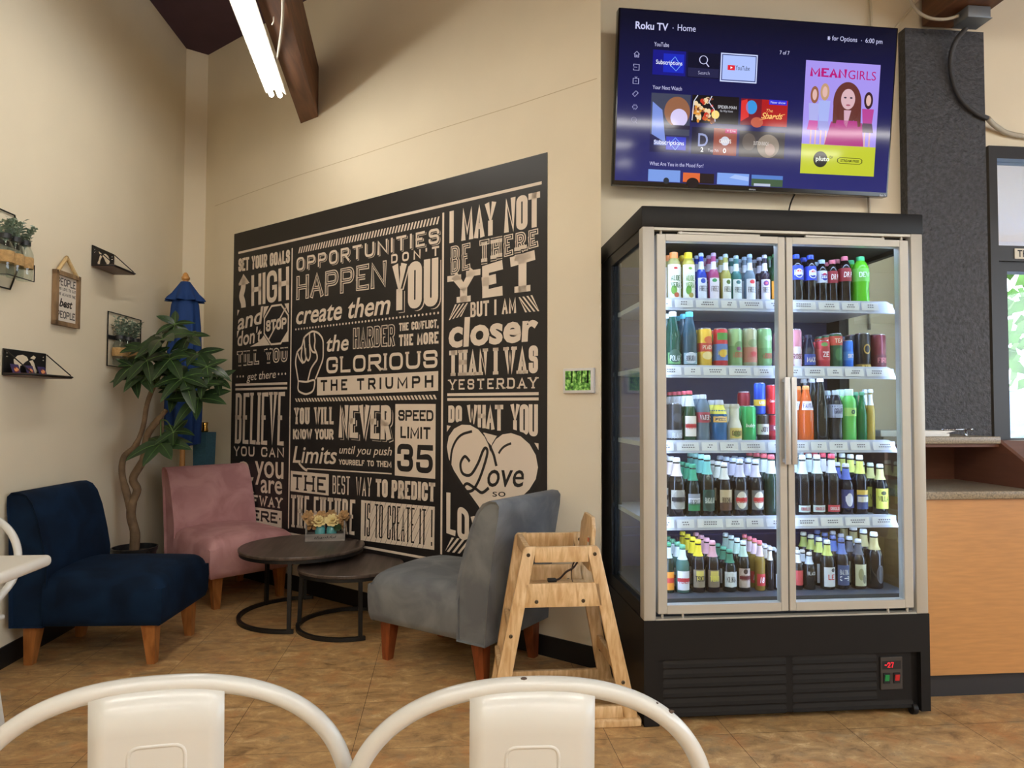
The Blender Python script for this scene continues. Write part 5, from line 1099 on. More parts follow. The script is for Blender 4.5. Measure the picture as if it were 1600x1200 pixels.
def louver(x0, x1, z):
    v = MB(); h = .028
    v.cur = 0; o = rounded([(x0, z), (x0, z+h), (x1, z+h), (x1, z), (x0, z)], .012, [0, 1, 1, 0, 0])
    v.add([(p[0], Y0+.0112, p[1]) for p in o[:-1]], [tuple(range(len(o)-1))])
    v.cur = 1; v.add([(x0+.001, Y0+.0108, z+.012), (x1-.001, Y0+.0108, z+.012), (x1-.003, Y0+.0092, z-.001), (x0+.003, Y0+.0092, z-.001), (x1-.003, Y0+.011, z-.004), (x0+.003, Y0+.011, z-.004)], [(0, 1, 2, 3), (3, 2, 4, 5)])
    v.build('louver', [m_dark, m_cblk], ck)
for i in range(6):
    z = .214-i*.0365
    louver(.834, 1.323, z)
    if i < 5: louver(1.348, 1.692, z)
    else: louver(1.348, 1.842, z)
cp_ = MB(); cp_.rbox(1.706, 1.796, Y0+.006, Y0+.014, .103, .229, .002); cpo = cp_.build('control_panel', pm('control_panel_grey', (58, 54, 52), .4), ck)
b = MB(); b.quad((1.712, Y0+.0055, .182), (1.790, Y0+.0055, .182), (1.790, Y0+.0055, .214), (1.712, Y0+.0055, .214)); b.build('display_window', m_dark, cpo)
b = MB(); polys_to(b, word('-27', rectq(1.722, .188, 1.760, .209), .0042, gap=.006), lambda x, z: (x, Y0+.005, z)); b.build('digits', em('red_digits', (255, 50, 60), 1.3), cpo)
for x, c, nm in ((1.716, (30, 130, 70), 'green_switch'), (1.758, (190, 40, 44), 'red_switch')):
    b = MB(); b.cur = 0; b.box(x, x+.026, Y0+.002, Y0+.007, .128, .168); b.cur = 1; b.prism([(x+.004, Y0+.003, .132), (x+.022, Y0+.003, .132), (x+.022, Y0-.002, .162), (x+.004, Y0-.002, .162)], (0, .004, 0)); b.build('rocker_switch', [m_dark, pm(nm, c, .3)], cpo)
b = MB(); b.M = Matrix.Translation((1.836, Y0+.02, .023)) @ Matrix.Rotation(PI/2, 4, 'Y'); b.lathe([(.008, 0), (.022, .001), (.023, .006), (.023, .016), (.022, .02), (.008, .021)], 20); b.build('caster', m_cblk, ck, True, 40)
b = MB(); b.M = Matrix.Translation((1.8545, Y0+.02, .023)) @ Matrix.Rotation(PI/2, 4, 'Y'); b.lathe([(.001, 0), (.010, .001), (.008, .005), (.001, .007)], 14); b.build('caster_hub', m_chr, ck, True)
b = MB(); b.prism([(1.80, Y0+.02, .045), (1.835, Y0+.02, .020), (1.845, Y0+.02, .045)], (0, .02, 0)); b.build('caster_bracket', m_cblk, ck)
for x in (.80, 1.84): MB().lathe([(.03, .0), (.03, .05)], 12, (x, 3.2, 0)).build('rear_foot', m_cblk, ck)
# uprights, rear, floor, roof of the cabinet
pw = .047
MB().rbox(X0, X0+pw, Y0-.003, Y0+.05, ZB, 1.90, .004, 2).build('front_post', m_champ, ck, True, 40); MB().rbox(X1-pw-.004, X1-.002, Y0-.003, Y0+.05, ZB, 1.90, .004, 2).build('front_post', m_champ, ck, True, 40)
MB().box(X0+pw, X1-pw, Y0+.0, Y0+.03, ZB, .402).build('sill_strip', m_champ, ck); MB().box(X0+pw, X1-pw, Y0+.0, Y0+.03, 1.888, 1.898).build('head_strip', m_champ, ck)
for xa_, xb_, xc_, xd_ in ((X0+.003, X0+.05, X0+.003, X0+.03), (X1-.05, X1-.003, X1-.03, X1-.003)):
    b = MB(); b.box(xa_, xb_, 3.15, Y1, ZB, 1.898); b.box(xc_, xd_, Y0+.05, 3.15, ZB, .45); b.box(xc_, xd_, Y0+.05, 3.15, 1.85, 1.898); b.build('side_frame', m_cblk, ck)
for x in (X0+.012, X1-.016):
    MB().box(x, x+.004, Y0+.05, 3.15, .45, 1.85).build('side_pane', m_cglass, ck)
MB().box(X0+.05, X1-.05, 3.26, Y1, ZB, 1.898).build('back_panel', m_navy, ck)
b = MB()
for z in (1.16, 1.20, 1.46, 1.50, 1.54, 1.74, 1.78, .90, .94, .60, .64): b.box(X0+.055, X1-.055, 3.256, 3.262, z, z+.006)
b.build('back_ribs', pm('back_rib_blue', (44, 54, 112), .4), ck)  # LED-lit lines on the back panel, put in as paler blue bars
MB().box(X0+.03, X1-.03, Y0+.055, 3.26, ZB, .462).build('cabinet_deck', pm('deck_grey', (70, 74, 82), .4), ck); MB().box(X0+.03, X1-.03, Y0+.03, 3.26, 1.868, 1.897).build('cabinet_roof', m_dark, ck)
m_rail = pm('shelf_rail', (204, 212, 232), .35); m_tag = pm('price_tag', (232, 234, 240), .5); m_ink = pm('tag_ink', (90, 92, 110), .6)
SZ = {1: 1.637, 2: 1.368, 3: 1.069, 4: .766}
for k, z in SZ.items():
    sh = MB(); sh.box(.79, 1.852, 2.745, 3.24, z-.022, z-.003); so = sh.build('wire_shelf', pm('shelf_white', (190, 196, 208), .4), ck)
    rl = MB(); xr = 1.80; n = 6
    out = [(.80, z+.004), (xr, z+.004)]+[(xr+.040*math.sin(PI/2*i/n), z+.004-.050*(1-math.cos(PI/2*i/n))) for i in range(1, n+1)]+[(.80, z-.046)]
    rl.prism([(p[0], 2.722+.016*(p[1]-z)/.05*-1*-1*.0+.008*(z+.004-p[1])/-.05, p[1]) for p in out], (0, .016, 0)); ro = rl.build('price_rail', m_rail, ck)
    tg = MB(); ik = MB(); x = .83; rr = random.Random(k)
    while x < 1.76:
        w = rr.uniform(.075, .12)
        tg.quad((x, 2.7085, z-.036), (x+w-.012, 2.7085, z-.036), (x+w-.012, 2.7155, z-.004), (x, 2.7155, z-.004))
        for ln in range(2):
            xx = x+.02+rr.uniform(0, .01); zz = z-.016-.009*ln
            while xx < x+w-.035: ik.quad((xx, 2.7085-.0002, zz), (xx+.006, 2.7085-.0002, zz), (xx+.006, 2.7095, zz+.004), (xx, 2.7095, zz+.004)); xx += .009
        x += w
    tg.build('price_tags', m_tag, ro); ik.build('tag_lettering', m_ink, ro)
    MB().box(.80, 1.84, 2.752, 2.764, z-.030, z-.024).build('shelf_light', m_led, ck)
# light strips up the door edges
for x in (.852, 1.362, 1.846): MB().box(x-.004, x+.004, Y0+.062, Y0+.070, .47, 1.85).build('light_strip', m_led, ck)
MB().box(.83, 1.83, Y0+.06, Y0+.07, 1.858, 1.866).build('light_strip', m_led, ck)
m_dframe = m_champ
def door(xa, xb, gx0, gx1, lab, hx):
    z0, z1, g0, g1 = .420, 1.873, .452, 1.847; ya, yb_ = Y0-.002, Y0+.036
    f = MB(); f.prism([(xa, ya, z0), (gx0, ya, z0), (gx0, ya, z1), (xa, ya, z1)], (0, yb_-ya, 0), .002, 1); f.prism([(gx1, ya, z0), (xb, ya, z0), (xb, ya, z1), (gx1, ya, z1)], (0, yb_-ya, 0), .002, 1)
    f.box(gx0, gx1, ya, yb_, z0, g0); f.box(gx0, gx1, ya, yb_, g1, z1)
    d = f.build('door', m_dframe, ck)
    MB().box(gx0, gx1, Y0+.008, Y0+.012, g0, g1).build('glass_pane', m_cglass, d)
    h = MB(); h.rbox(hx-.011, hx+.011, ya-.032, ya-.022, .985, 1.322, .003, 2); h.box(hx-.008, hx+.008, ya-.024, ya+.001, .992, 1.006); h.box(hx-.008, hx+.008, ya-.024, ya+.001, 1.302, 1.316); h.build('handle', pm('handle_steel', (196, 196, 194), .35, metal=.5), d, True, 40)
    for x in ((xa+.02, xa+.10) if hx > (xa+xb)/2 else (xb-.10, xb-.02)):
        MB().tube([(x, Y0+.012, z1), (x, Y0+.012, 1.888)], .005, 8).build('hinge_pin', m_champ, d)
        MB().tube([(x, Y0+.012, .402), (x, Y0+.012, z0)], .005, 8).build('hinge_pin', m_champ, d)
    hg = MB(); c_ = (xa+xb)/2; hg.prism([(c_-.17, Y0+.006, 1.877), (c_+.16, Y0+.006, 1.875), (c_+.16, Y0+.006, 1.882), (c_-.17, Y0+.006, 1.885)], (0, .012, 0))
    hg.build('hinge_arm', m_champ, d)
door(.813, 1.329, .849, 1.300, 'left', 1.318); door(1.334, 1.843, 1.360, 1.806, 'right', 1.345)

# ================================================================ BOTTLES AND CANS
SHAPE = {
 'long': [(.92, 0), (1, .012), (1, .56), (.96, .61), (.80, .67), (.58, .73), (.47, .80), (.42, .92), (.42, .945)],
 'soda': [(.92, 0), (1, .012), (1, .52), (.97, .57), (.80, .62), (.52, .68), (.46, .74), (.44, .90), (.44, .945)],
 'pet': [(.80, 0), (.98, .03), (1, .10), (.93, .30), (.95, .42), (1, .47), (1, .68), (.93, .77), (.70, .86), (.46, .91), (.44, .925)],
 'aloe': [(.90, 0), (1, .02), (1, .73), (.94, .79), (.66, .86), (.58, .885)],
 'squat': [(.92, 0), (1, .02), (1, .58), (.90, .64), (.60, .82), (.46, .90), (.46, .925)],
 'cone': [(.92, 0), (1, .02), (1, .50), (.92, .58), (.62, .78), (.44, .90), (.42, .945)],
 'jar': [(.92, 0), (1, .02), (1, .40), (.82, .50), (.66, .60), (.66, .90)],
 'glassmug': [(.90, 0), (1, .02), (1, .62), (.88, .74), (.62, .84), (.56, .90)],
 'can': [(.80, 0), (.84, .012), (1, .05), (1, .93), (.88, .975), (.90, .995), (.84, 1.0), (.80, .985), (.001, .985)],
}
# kind: (shape, description, colour, clear, cap colour, label colour, label z0, z1, neck colour, print, print colour, neck z0, z1)
K = {
 'aloe_orange': ('aloe', 'orange-capped aloe drink with white label', (196, 188, 120), .25, (250, 150, 80), (240, 236, 226), .04, .74, None, 'ALOE VERA', (60, 120, 60)),
 'aloe_yellow': ('aloe', 'yellow-capped aloe drink with white label', (214, 200, 90), .25, (246, 222, 40), (240, 240, 226), .04, .74, None, 'ALOE VERA', (90, 160, 60)),
 'soda_blue': ('soda', 'royal blue soda bottle with white labels', (20, 60, 190), .15, (170, 190, 214), (226, 232, 246), .04, .48, (220, 228, 244), 'FREEZ', (30, 40, 80)),
 'soda_pink': ('soda', 'pink soda bottle with white labels', (206, 92, 150), .3, (190, 170, 200), (238, 230, 240), .04, .48, (232, 222, 238), 'FREEZ', (60, 40, 60)),
 'soda_lemon': ('soda', 'pale yellow soda bottle with white labels', (206, 204, 110), .35, (180, 200, 210), (238, 240, 232), .04, .48, (232, 238, 230), 'FREEZ', (50, 60, 50)),
 'soda_teal': ('soda', 'teal soda bottle with white labels', (60, 140, 140), .3, (170, 196, 204), (228, 238, 240), .04, .48, (222, 234, 238), 'FREEZ', (40, 60, 70)),
 'soda_clear': ('soda', 'clear soda bottle with white labels', (170, 196, 216), .55, (170, 196, 220), (236, 238, 246), .04, .48, (230, 234, 244), 'FREEZ', (60, 50, 70)),
 'soda_plum': ('soda', 'dark plum soda bottle with white labels', (44, 26, 48), .1, (190, 190, 214), (234, 230, 242), .04, .48, (228, 224, 240), 'FREEZ', (50, 40, 60)),
 'green_orange': ('long', 'green bottle with orange label', (26, 74, 40), .15, (60, 120, 70), (240, 160, 50), .08, .44, None, None, None),
 'cola_blue': ('pet', 'cola bottle with blue label and blue cap', (22, 14, 16), 0, (40, 80, 220), (36, 66, 200), .47, .76, None, 'PEPSI', (236, 240, 255)),
 'cola_white': ('pet', 'cola bottle with pale label and grey cap', (22, 14, 16), 0, (170, 196, 214), (206, 214, 230), .47, .74, None, 'PEPSI', (40, 60, 160)),
 'cherry': ('pet', 'maroon-labelled dark soda bottle with pink cap', (26, 12, 14), 0, (214, 110, 130), (150, 30, 50), .47, .74, None, 'DR P', (246, 236, 236)),
 'lime_soda': ('pet', 'bright green soda bottle with green cap', (110, 214, 50), .2, (70, 200, 130), (120, 206, 90), .47, .74, None, 'DEW', (230, 250, 230)),
 'mineral_green': ('squat', 'mineral water bottle with white cap and green label', (40, 96, 80), .35, (236, 240, 240), (120, 180, 110), .06, .26, None, 'POLAR', (230, 240, 240)),
 'mineral_clear': ('squat', 'mineral water bottle with teal cap', (66, 104, 120), .4, (90, 190, 204), (150, 180, 190), .06, .26, None, 'BORJOMI', (30, 60, 90)),
 'can_yellow': ('can', 'tall yellow can', (232, 186, 60), 0, None, (206, 70, 50), .40, .62, None, 'PEACH', (250, 230, 200)),
 'can_red_blue': ('can', 'tall red-topped can with blue picture', (206, 50, 60), 0, None, (96, 130, 190), .18, .60, None, 'MANGO', (240, 220, 90)),
 'can_green': ('can', 'tall pale green can with red print', (150, 186, 130), 0, None, (120, 160, 100), .10, .55, None, 'MOXITO', (206, 60, 60)),
 'can_pink': ('can', 'tall pinkish green can', (176, 176, 140), 0, None, (196, 130, 110), .14, .52, None, 'MOXITO', (206, 90, 90)),
 'can_leaf': ('can', 'tall leafy green can', (132, 176, 120), 0, None, (110, 156, 100), .10, .5, None, 'MOXITO', (200, 60, 66)),
 'can_rose': ('can', 'tall rose pink can', (214, 140, 164), 0, None, (224, 190, 200), .1, .5, None, 'ROSE', (130, 40, 70)),
 'navy_bottle': ('squat', 'short navy bottle with blue label', (24, 26, 54), .05, (36, 44, 80), (46, 70, 160), .10, .42, None, 'MAX', (230, 220, 200)),
 'can_red_short': ('can', 'short red fruit can', (200, 60, 70), 0, None, (214, 90, 90), .3, .7, None, 'ZE', (246, 236, 236)),
 'can_tea': ('can', 'tall green and red tea can', (40, 90, 60), 0, None, (200, 80, 60), .66, .92, None, 'TEA', (240, 230, 200)),
 'can_sky': ('can', 'short bright blue can', (50, 120, 226), 0, None, (80, 150, 240), .3, .6, None, 'SKY', (240, 240, 250)),
 'can_star': ('can', 'tall black can with gold star', (34, 30, 30), 0, None, (150, 120, 50), .03, .13, None, 'STAR', (226, 190, 90)),
 'can_maroon': ('can', 'tall maroon can', (110, 40, 50), 0, None, (90, 30, 44), .1, .4, None, 'FIRE', (200, 120, 120)),
 'can_silver': ('can', 'tall black and silver can', (48, 48, 54), 0, None, (180, 184, 190), .03, .3, None, 'BLANC', (230, 230, 236)),
 'beer_redcap': ('cone', 'green bottle with red cap and oval label', (26, 74, 44), .12, (224, 90, 104), (236, 228, 216), .10, .50, (230, 232, 232), 'PILSNER', (190, 36, 44)),
 'water': ('pet', 'clear water bottle with white cap', (160, 184, 200), .6, (226, 232, 236), (176, 60, 76), .40, .62, None, 'WATER', (240, 236, 240)),
 'blue_lemon': ('glassmug', 'blue drink bottle with lemon neck label', (36, 110, 166), .2, (210, 214, 220), (240, 190, 90), .46, .60, (236, 226, 90), 'FIZZ', (60, 60, 90), .66, .88),
 'coconut': ('jar', 'milky coconut drink bottle', (232, 230, 210), .1, (206, 200, 180), (226, 200, 110), .08, .36, None, 'COCO', (110, 90, 50)),
 'can_lime': ('can', 'plain bright green can', (52, 172, 92), 0, None, None, 0, 0, None, 'bubly', (226, 244, 230)),
 'can_root': ('can', 'short black and white can', (40, 34, 34), 0, None, (220, 216, 210), .25, .65, None, 'JOY', (60, 40, 36)),
 'can_pepper': ('can', 'short red can in the lower layer', (190, 36, 56), 0, None, (150, 60, 90), .4, .62, None, 'DR', (240, 230, 234)),
 'stack_blue': ('can', 'slim blue can stacked on another can', (30, 80, 206), 0, None, (244, 200, 70), .26, .46, None, 'US', (240, 244, 255)),
 'stack_red': ('can', 'red cola can stacked on another can', (214, 34, 48), 0, None, None, 0, 0, None, 'Coca-Cola', (246, 238, 238)),
 'back_red': ('can', 'dark red can stacked behind the blue can', (160, 30, 46), 0, None, None, 0, 0, None, None, None),
 'orange_soda': ('cone', 'orange soda glass bottle', (226, 104, 40), .15, (240, 150, 80), (240, 236, 240), .56, .72, None, 'FANTA', (40, 60, 150)),
 'dark_tall': ('cone', 'tall glass bottle of dark cola', (30, 30, 26), .15, (226, 230, 226), None, 0, 0, None, None, None),
 'dark_white_cap': ('pet', 'dark juice bottle with white cap', (34, 36, 44), .05, (200, 214, 220), (170, 180, 206), .46, .72, None, 'GRAPE', (50, 50, 90)),
 'lime_juice': ('aloe', 'lime green drink bottle with pale cap', (120, 216, 110), .2, (216, 240, 220), (170, 220, 120), .48, .64, None, 'G', (40, 80, 90)),
 'green_flip': ('cone', 'emerald green glass bottle', (40, 130, 80), .3, (90, 160, 120), None, 0, 0, None, None, None),
 'yellow_beer': ('long', 'slim yellow bottle with white neck label', (206, 180, 90), .3, (206, 210, 206), None, 0, 0, (232, 234, 240), None, None),
 'beer_white_neck': ('long', 'dark bottle with silver label', (26, 20, 20), 0, (226, 220, 214), (176, 172, 160), .14, .46, (226, 206, 196), 'SARIUS', (30, 26, 30)),
 'beer_green_foil': ('long', 'dark bottle with green foil neck', (24, 34, 32), 0, (60, 150, 110), (150, 156, 168), .12, .44, (50, 150, 112), 'BEIRUT', (24, 50, 44)),
 'beer_teal_foil': ('long', 'dark bottle with pale teal foil neck', (26, 28, 26), 0, (160, 214, 200), (36, 84, 70), .10, .44, (110, 180, 166), 'BAKALAR', (226, 236, 226)),
 'beer_cream_label': ('long', 'dark bottle with cream diagonal label', (28, 20, 18), 0, (220, 212, 200), (206, 186, 150), .12, .50, (226, 222, 206), 'BOCHKA', (60, 40, 30)),
 'beer_red_band': ('long', 'dark bottle with red-banded label', (24, 20, 26), 0, (206, 214, 224), (222, 214, 200), .12, .46, (206, 200, 214), 'ZUBR', (196, 40, 50)),
 'beer_green_redcap': ('long', 'green bottle with red cap and white neck', (30, 56, 44), .1, (214, 90, 96), None, 0, 0, (228, 234, 228), None, None),
 'beer_green_white': ('long', 'dark bottle, white-green neck', (24, 24, 30), 0, (226, 234, 230), (206, 220, 216), .06, .17, (220, 234, 226), 'OBOLON', (170, 40, 60)),
 'beer_green_red': ('long', 'dark bottle, white-red neck', (24, 22, 30), 0, (214, 70, 84), (200, 60, 70), .06, .17, (230, 226, 226), 'OBOLON', (236, 220, 220)),
 'beer_blue_label': ('long', 'dark bottle with navy label', (22, 20, 34), 0, (206, 206, 220), (50, 60, 120), .14, .50, (90, 110, 190), 'KB', (226, 226, 240)),
 'beer_gold_blue': ('long', 'dark bottle with gold and blue label', (24, 20, 28), 0, (236, 236, 226), (50, 72, 130), .10, .42, (222, 226, 110), 'FORTUNA', (236, 226, 190)),
 'beer_yellow_label': ('long', 'dark bottle with lime yellow label', (20, 22, 28), 0, (220, 226, 214), (218, 222, 100), .12, .52, (222, 220, 150), 'VILLA', (50, 54, 36)),
 'beer_orange_label': ('long', 'dark bottle with orange label', (40, 50, 40), .1, (70, 150, 110), (236, 150, 50), .06, .42, (210, 226, 226), None, None),
 'beer_clear_green': ('long', 'pale green bottle with white crest label', (110, 160, 150), .5, (110, 180, 140), (232, 232, 240), .06, .46, (226, 236, 240), 'PERLA', (196, 44, 60)),
 'beer_yellow_foil': ('long', 'dark bottle with yellow foil neck', (28, 22, 30), 0, (240, 216, 50), (150, 136, 120), .10, .44, (240, 214, 50), 'TSKO', (40, 34, 40)),
 'beer_pink_foil': ('long', 'dark bottle with pink foil neck', (30, 24, 30), 0, (220, 160, 170), (126, 112, 96), .10, .44, (214, 160, 170), 'TSKO', (236, 226, 110)),
 'beer_mountain': ('long', 'dark bottle with white mountain label', (22, 30, 32), 0, (90, 160, 130), (224, 230, 232), .12, .48, (60, 130, 100), 'KILIKIA', (30, 36, 44)),
 'beer_white_sash': ('long', 'dark bottle with green neck and white sash', (24, 24, 26), 0, (220, 230, 222), (190, 170, 160), .08, .46, (190, 216, 196), 'TERNOVO', (110, 30, 40)),
 'beer_amber': ('long', 'amber bottle with red and white neck', (176, 144, 70), .35, (220, 110, 120), (206, 60, 64), .10, .34, (232, 200, 206), '18', (240, 230, 230)),
 'beer_dark_cream': ('long', 'dark bottle with cream neck label', (26, 22, 28), 0, (216, 216, 216), None, 0, 0, (230, 222, 206), None, None),
 'beer_plain_dark': ('long', 'slim dark bottle without a front label', (28, 24, 34), 0, (206, 210, 220), (206, 210, 226), .06, .40, None, None, None),
 'beer_dark_red': ('long', 'dark bottle with red-striped label', (30, 24, 26), 0, (226, 222, 220), (190, 70, 70), .12, .5, (220, 216, 214), None, None),
 'beer_silver_print': ('long', 'dark bottle with printed silver lettering', (30, 28, 28), 0, (214, 204, 190), None, 0, 0, (206, 214, 224), 'BLACK', (190, 190, 186)),
 'beer_lime_neck': ('long', 'dark bottle with lime neck', (40, 34, 30), 0, (214, 214, 190), (224, 226, 230), .06, .46, (206, 212, 110), 'LE', (190, 40, 40)),
 'beer_blue_neck': ('long', 'dark bottle with slate blue labels', (32, 28, 34), 0, (90, 100, 140), (70, 84, 130), .08, .48, (96, 116, 176), 'BALTIKA 3', (226, 230, 240)),
 'beer_pale_print': ('long', 'dark bottle with pale patterned label', (36, 32, 30), 0, (206, 206, 206), (206, 204, 170), .06, .50, (96, 96, 104), None, None),
 'beer_plain_tall': ('long', 'tall plain black bottle with gold neck oval', (24, 20, 22), 0, (222, 222, 216), None, 0, 0, (190, 176, 120), None, None),
}
# extra marks on the labels: ('b', z0, z1, colour, half angle) bands, ('d', x, z, rx, rz, colour) ovals
ACC = {
 'aloe_orange': [('d', -.25, .22, .45, .09, (120, 170, 70)), ('d', .15, .12, .4, .05, (190, 90, 60)), ('d', 0, .66, .3, .025, (200, 60, 60))],
 'aloe_yellow': [('d', -.25, .22, .45, .09, (110, 176, 70)), ('d', .15, .12, .4, .05, (170, 150, 70)), ('d', 0, .66, .3, .025, (120, 170, 60))],
 'soda_blue': [('d', 0, .42, .5, .05, (40, 80, 190))], 'soda_pink': [('d', -.1, .43, .45, .035, (50, 150, 90))], 'soda_lemon': [('d', .1, .41, .45, .045, (90, 120, 40))], 'soda_teal': [('d', 0, .42, .45, .04, (60, 120, 130))],
 'soda_clear': [('d', .1, .42, .5, .04, (224, 50, 70))], 'soda_plum': [('d', 0, .40, .55, .055, (120, 60, 130)), ('d', 0, .40, .25, .02, (220, 90, 110))],
 'can_yellow': [('d', 0, .30, .75, .10, (240, 216, 150)), ('d', .2, .70, .7, .09, (224, 110, 60))], 'can_red_blue': [('d', 0, .36, .55, .10, (236, 186, 70)), ('b', .70, .88, (90, 160, 70), .8)],
 'can_green': [('d', .2, .55, .7, .12, (110, 150, 90)), ('d', .1, .48, .35, .05, (140, 70, 120))], 'can_pink': [('d', 0, .62, .7, .10, (150, 166, 120)), ('d', .1, .35, .4, .06, (214, 80, 80))], 'can_leaf': [('d', -.2, .30, .7, .08, (90, 140, 80)), ('d', .2, .75, .7, .07, (160, 196, 150))],
 'can_rose': [('b', .05, .55, (232, 220, 224), .5)], 'can_red_short': [('d', 0, .55, .8, .25, (176, 40, 52)), ('d', -.2, .85, .5, .07, (110, 160, 90))], 'can_tea': [('d', 0, .4, .6, .18, (60, 120, 74))], 'can_star': [('d', 0, .55, .5, .14, (190, 154, 70)), ('d', 0, .55, .36, .10, (34, 30, 30))],
 'beer_redcap': [('d', 0, .30, .92, .19, (240, 232, 220)), ('b', .27, .34, (196, 40, 50), .95)], 'can_silver': [('d', 0, .62, .6, .12, (70, 72, 80))],
 'beer_red_band': [('b', .12, .46, (112, 112, 110), 1.0), ('d', 0, .29, .72, .15, (232, 226, 210)), ('b', .265, .325, (206, 60, 60), .78)],
 'beer_white_neck': [('d', 0, .30, .8, .16, (150, 146, 136)), ('b', .27, .34, (30, 26, 28), .9)], 'beer_green_foil': [('b', .12, .25, (40, 130, 80), .95), ('b', .27, .36, (226, 228, 236), .95)], 'beer_teal_foil': [('d', 0, .27, .85, .18, (22, 60, 50))],
 'beer_cream_label': [('b', .12, .26, (90, 58, 40), 1.0)], 'beer_gold_blue': [('b', .34, .42, (224, 190, 90), 1.0), ('b', .22, .31, (226, 228, 236), .9)], 'beer_blue_label': [('d', .1, .30, .5, .13, (226, 226, 240))],
 'beer_clear_green': [('d', 0, .26, .98, .20, (236, 236, 244)), ('b', .235, .31, (206, 60, 74), 1.0)], 'beer_mountain': [('d', 0, .30, .8, .19, (232, 236, 238))], 'beer_white_sash': [('d', 0, .27, .85, .19, (206, 186, 176)), ('b', .24, .31, (120, 34, 44), .9), ('d', 0, .40, .35, .05, (60, 40, 40))],
 'beer_yellow_foil': [('b', .24, .42, (224, 206, 110), .55)], 'beer_pink_foil': [('b', .24, .42, (224, 206, 110), .6)], 'beer_orange_label': [('b', .20, .30, (200, 60, 50), .95)], 'beer_lime_neck': [('d', .3, .40, .3, .04, (70, 70, 80))], 'beer_plain_tall': [('d', .35, .26, .55, .16, (70, 68, 70)), ('d', .35, .26, .48, .14, (24, 20, 22))],
 'blue_lemon': [('d', 0, .54, .75, .07, (250, 214, 150))], 'water': [('d', 0, .51, .8, .07, (120, 30, 46))], 'coconut': [('d', 0, .2, .55, .08, (120, 150, 70))], 'stack_blue': [('d', .2, .36, .6, .08, (246, 214, 90))], 'mineral_green': [('d', 0, .20, .85, .12, (60, 96, 84))], 'mineral_clear': [('d', 0, .17, .85, .10, (206, 214, 222))], 'beer_yellow_label': [('d', 0, .43, .35, .04, (70, 74, 40))], 'beer_pale_print': [('d', -.2, .3, .4, .12, (150, 150, 110)), ('d', .3, .2, .3, .09, (120, 120, 100))],
}
def prof_r(prof, z):
    for (r0, z0), (r1, z1) in zip(prof, prof[1:]):
        if z0 <= z <= z1 and z1 > z0: return r0+(r1-r0)*(z-z0)/(z1-z0)
    return prof[-1][0]
def wrap(mb, prof, r, h, z0, z1, a0, a1, off=.0006, n=16, m=4):
    vs = []; fs = []
    for j in range(m+1):
        z = z0+(z1-z0)*j/m; rr = prof_r(prof, z)*r+off
        for i in range(n+1): a = a0+(a1-a0)*i/n; vs.append((rr*math.sin(a), -rr*math.cos(a), z*h))
    for j in range(m):
        for i in range(n): k = j*(n+1)+i; fs.append((k, k+1, k+n+2, k+n+1))
    mb.add(vs, fs)
m_lidm = pm('can_lid_silver', (196, 198, 202), .25, metal=.8)
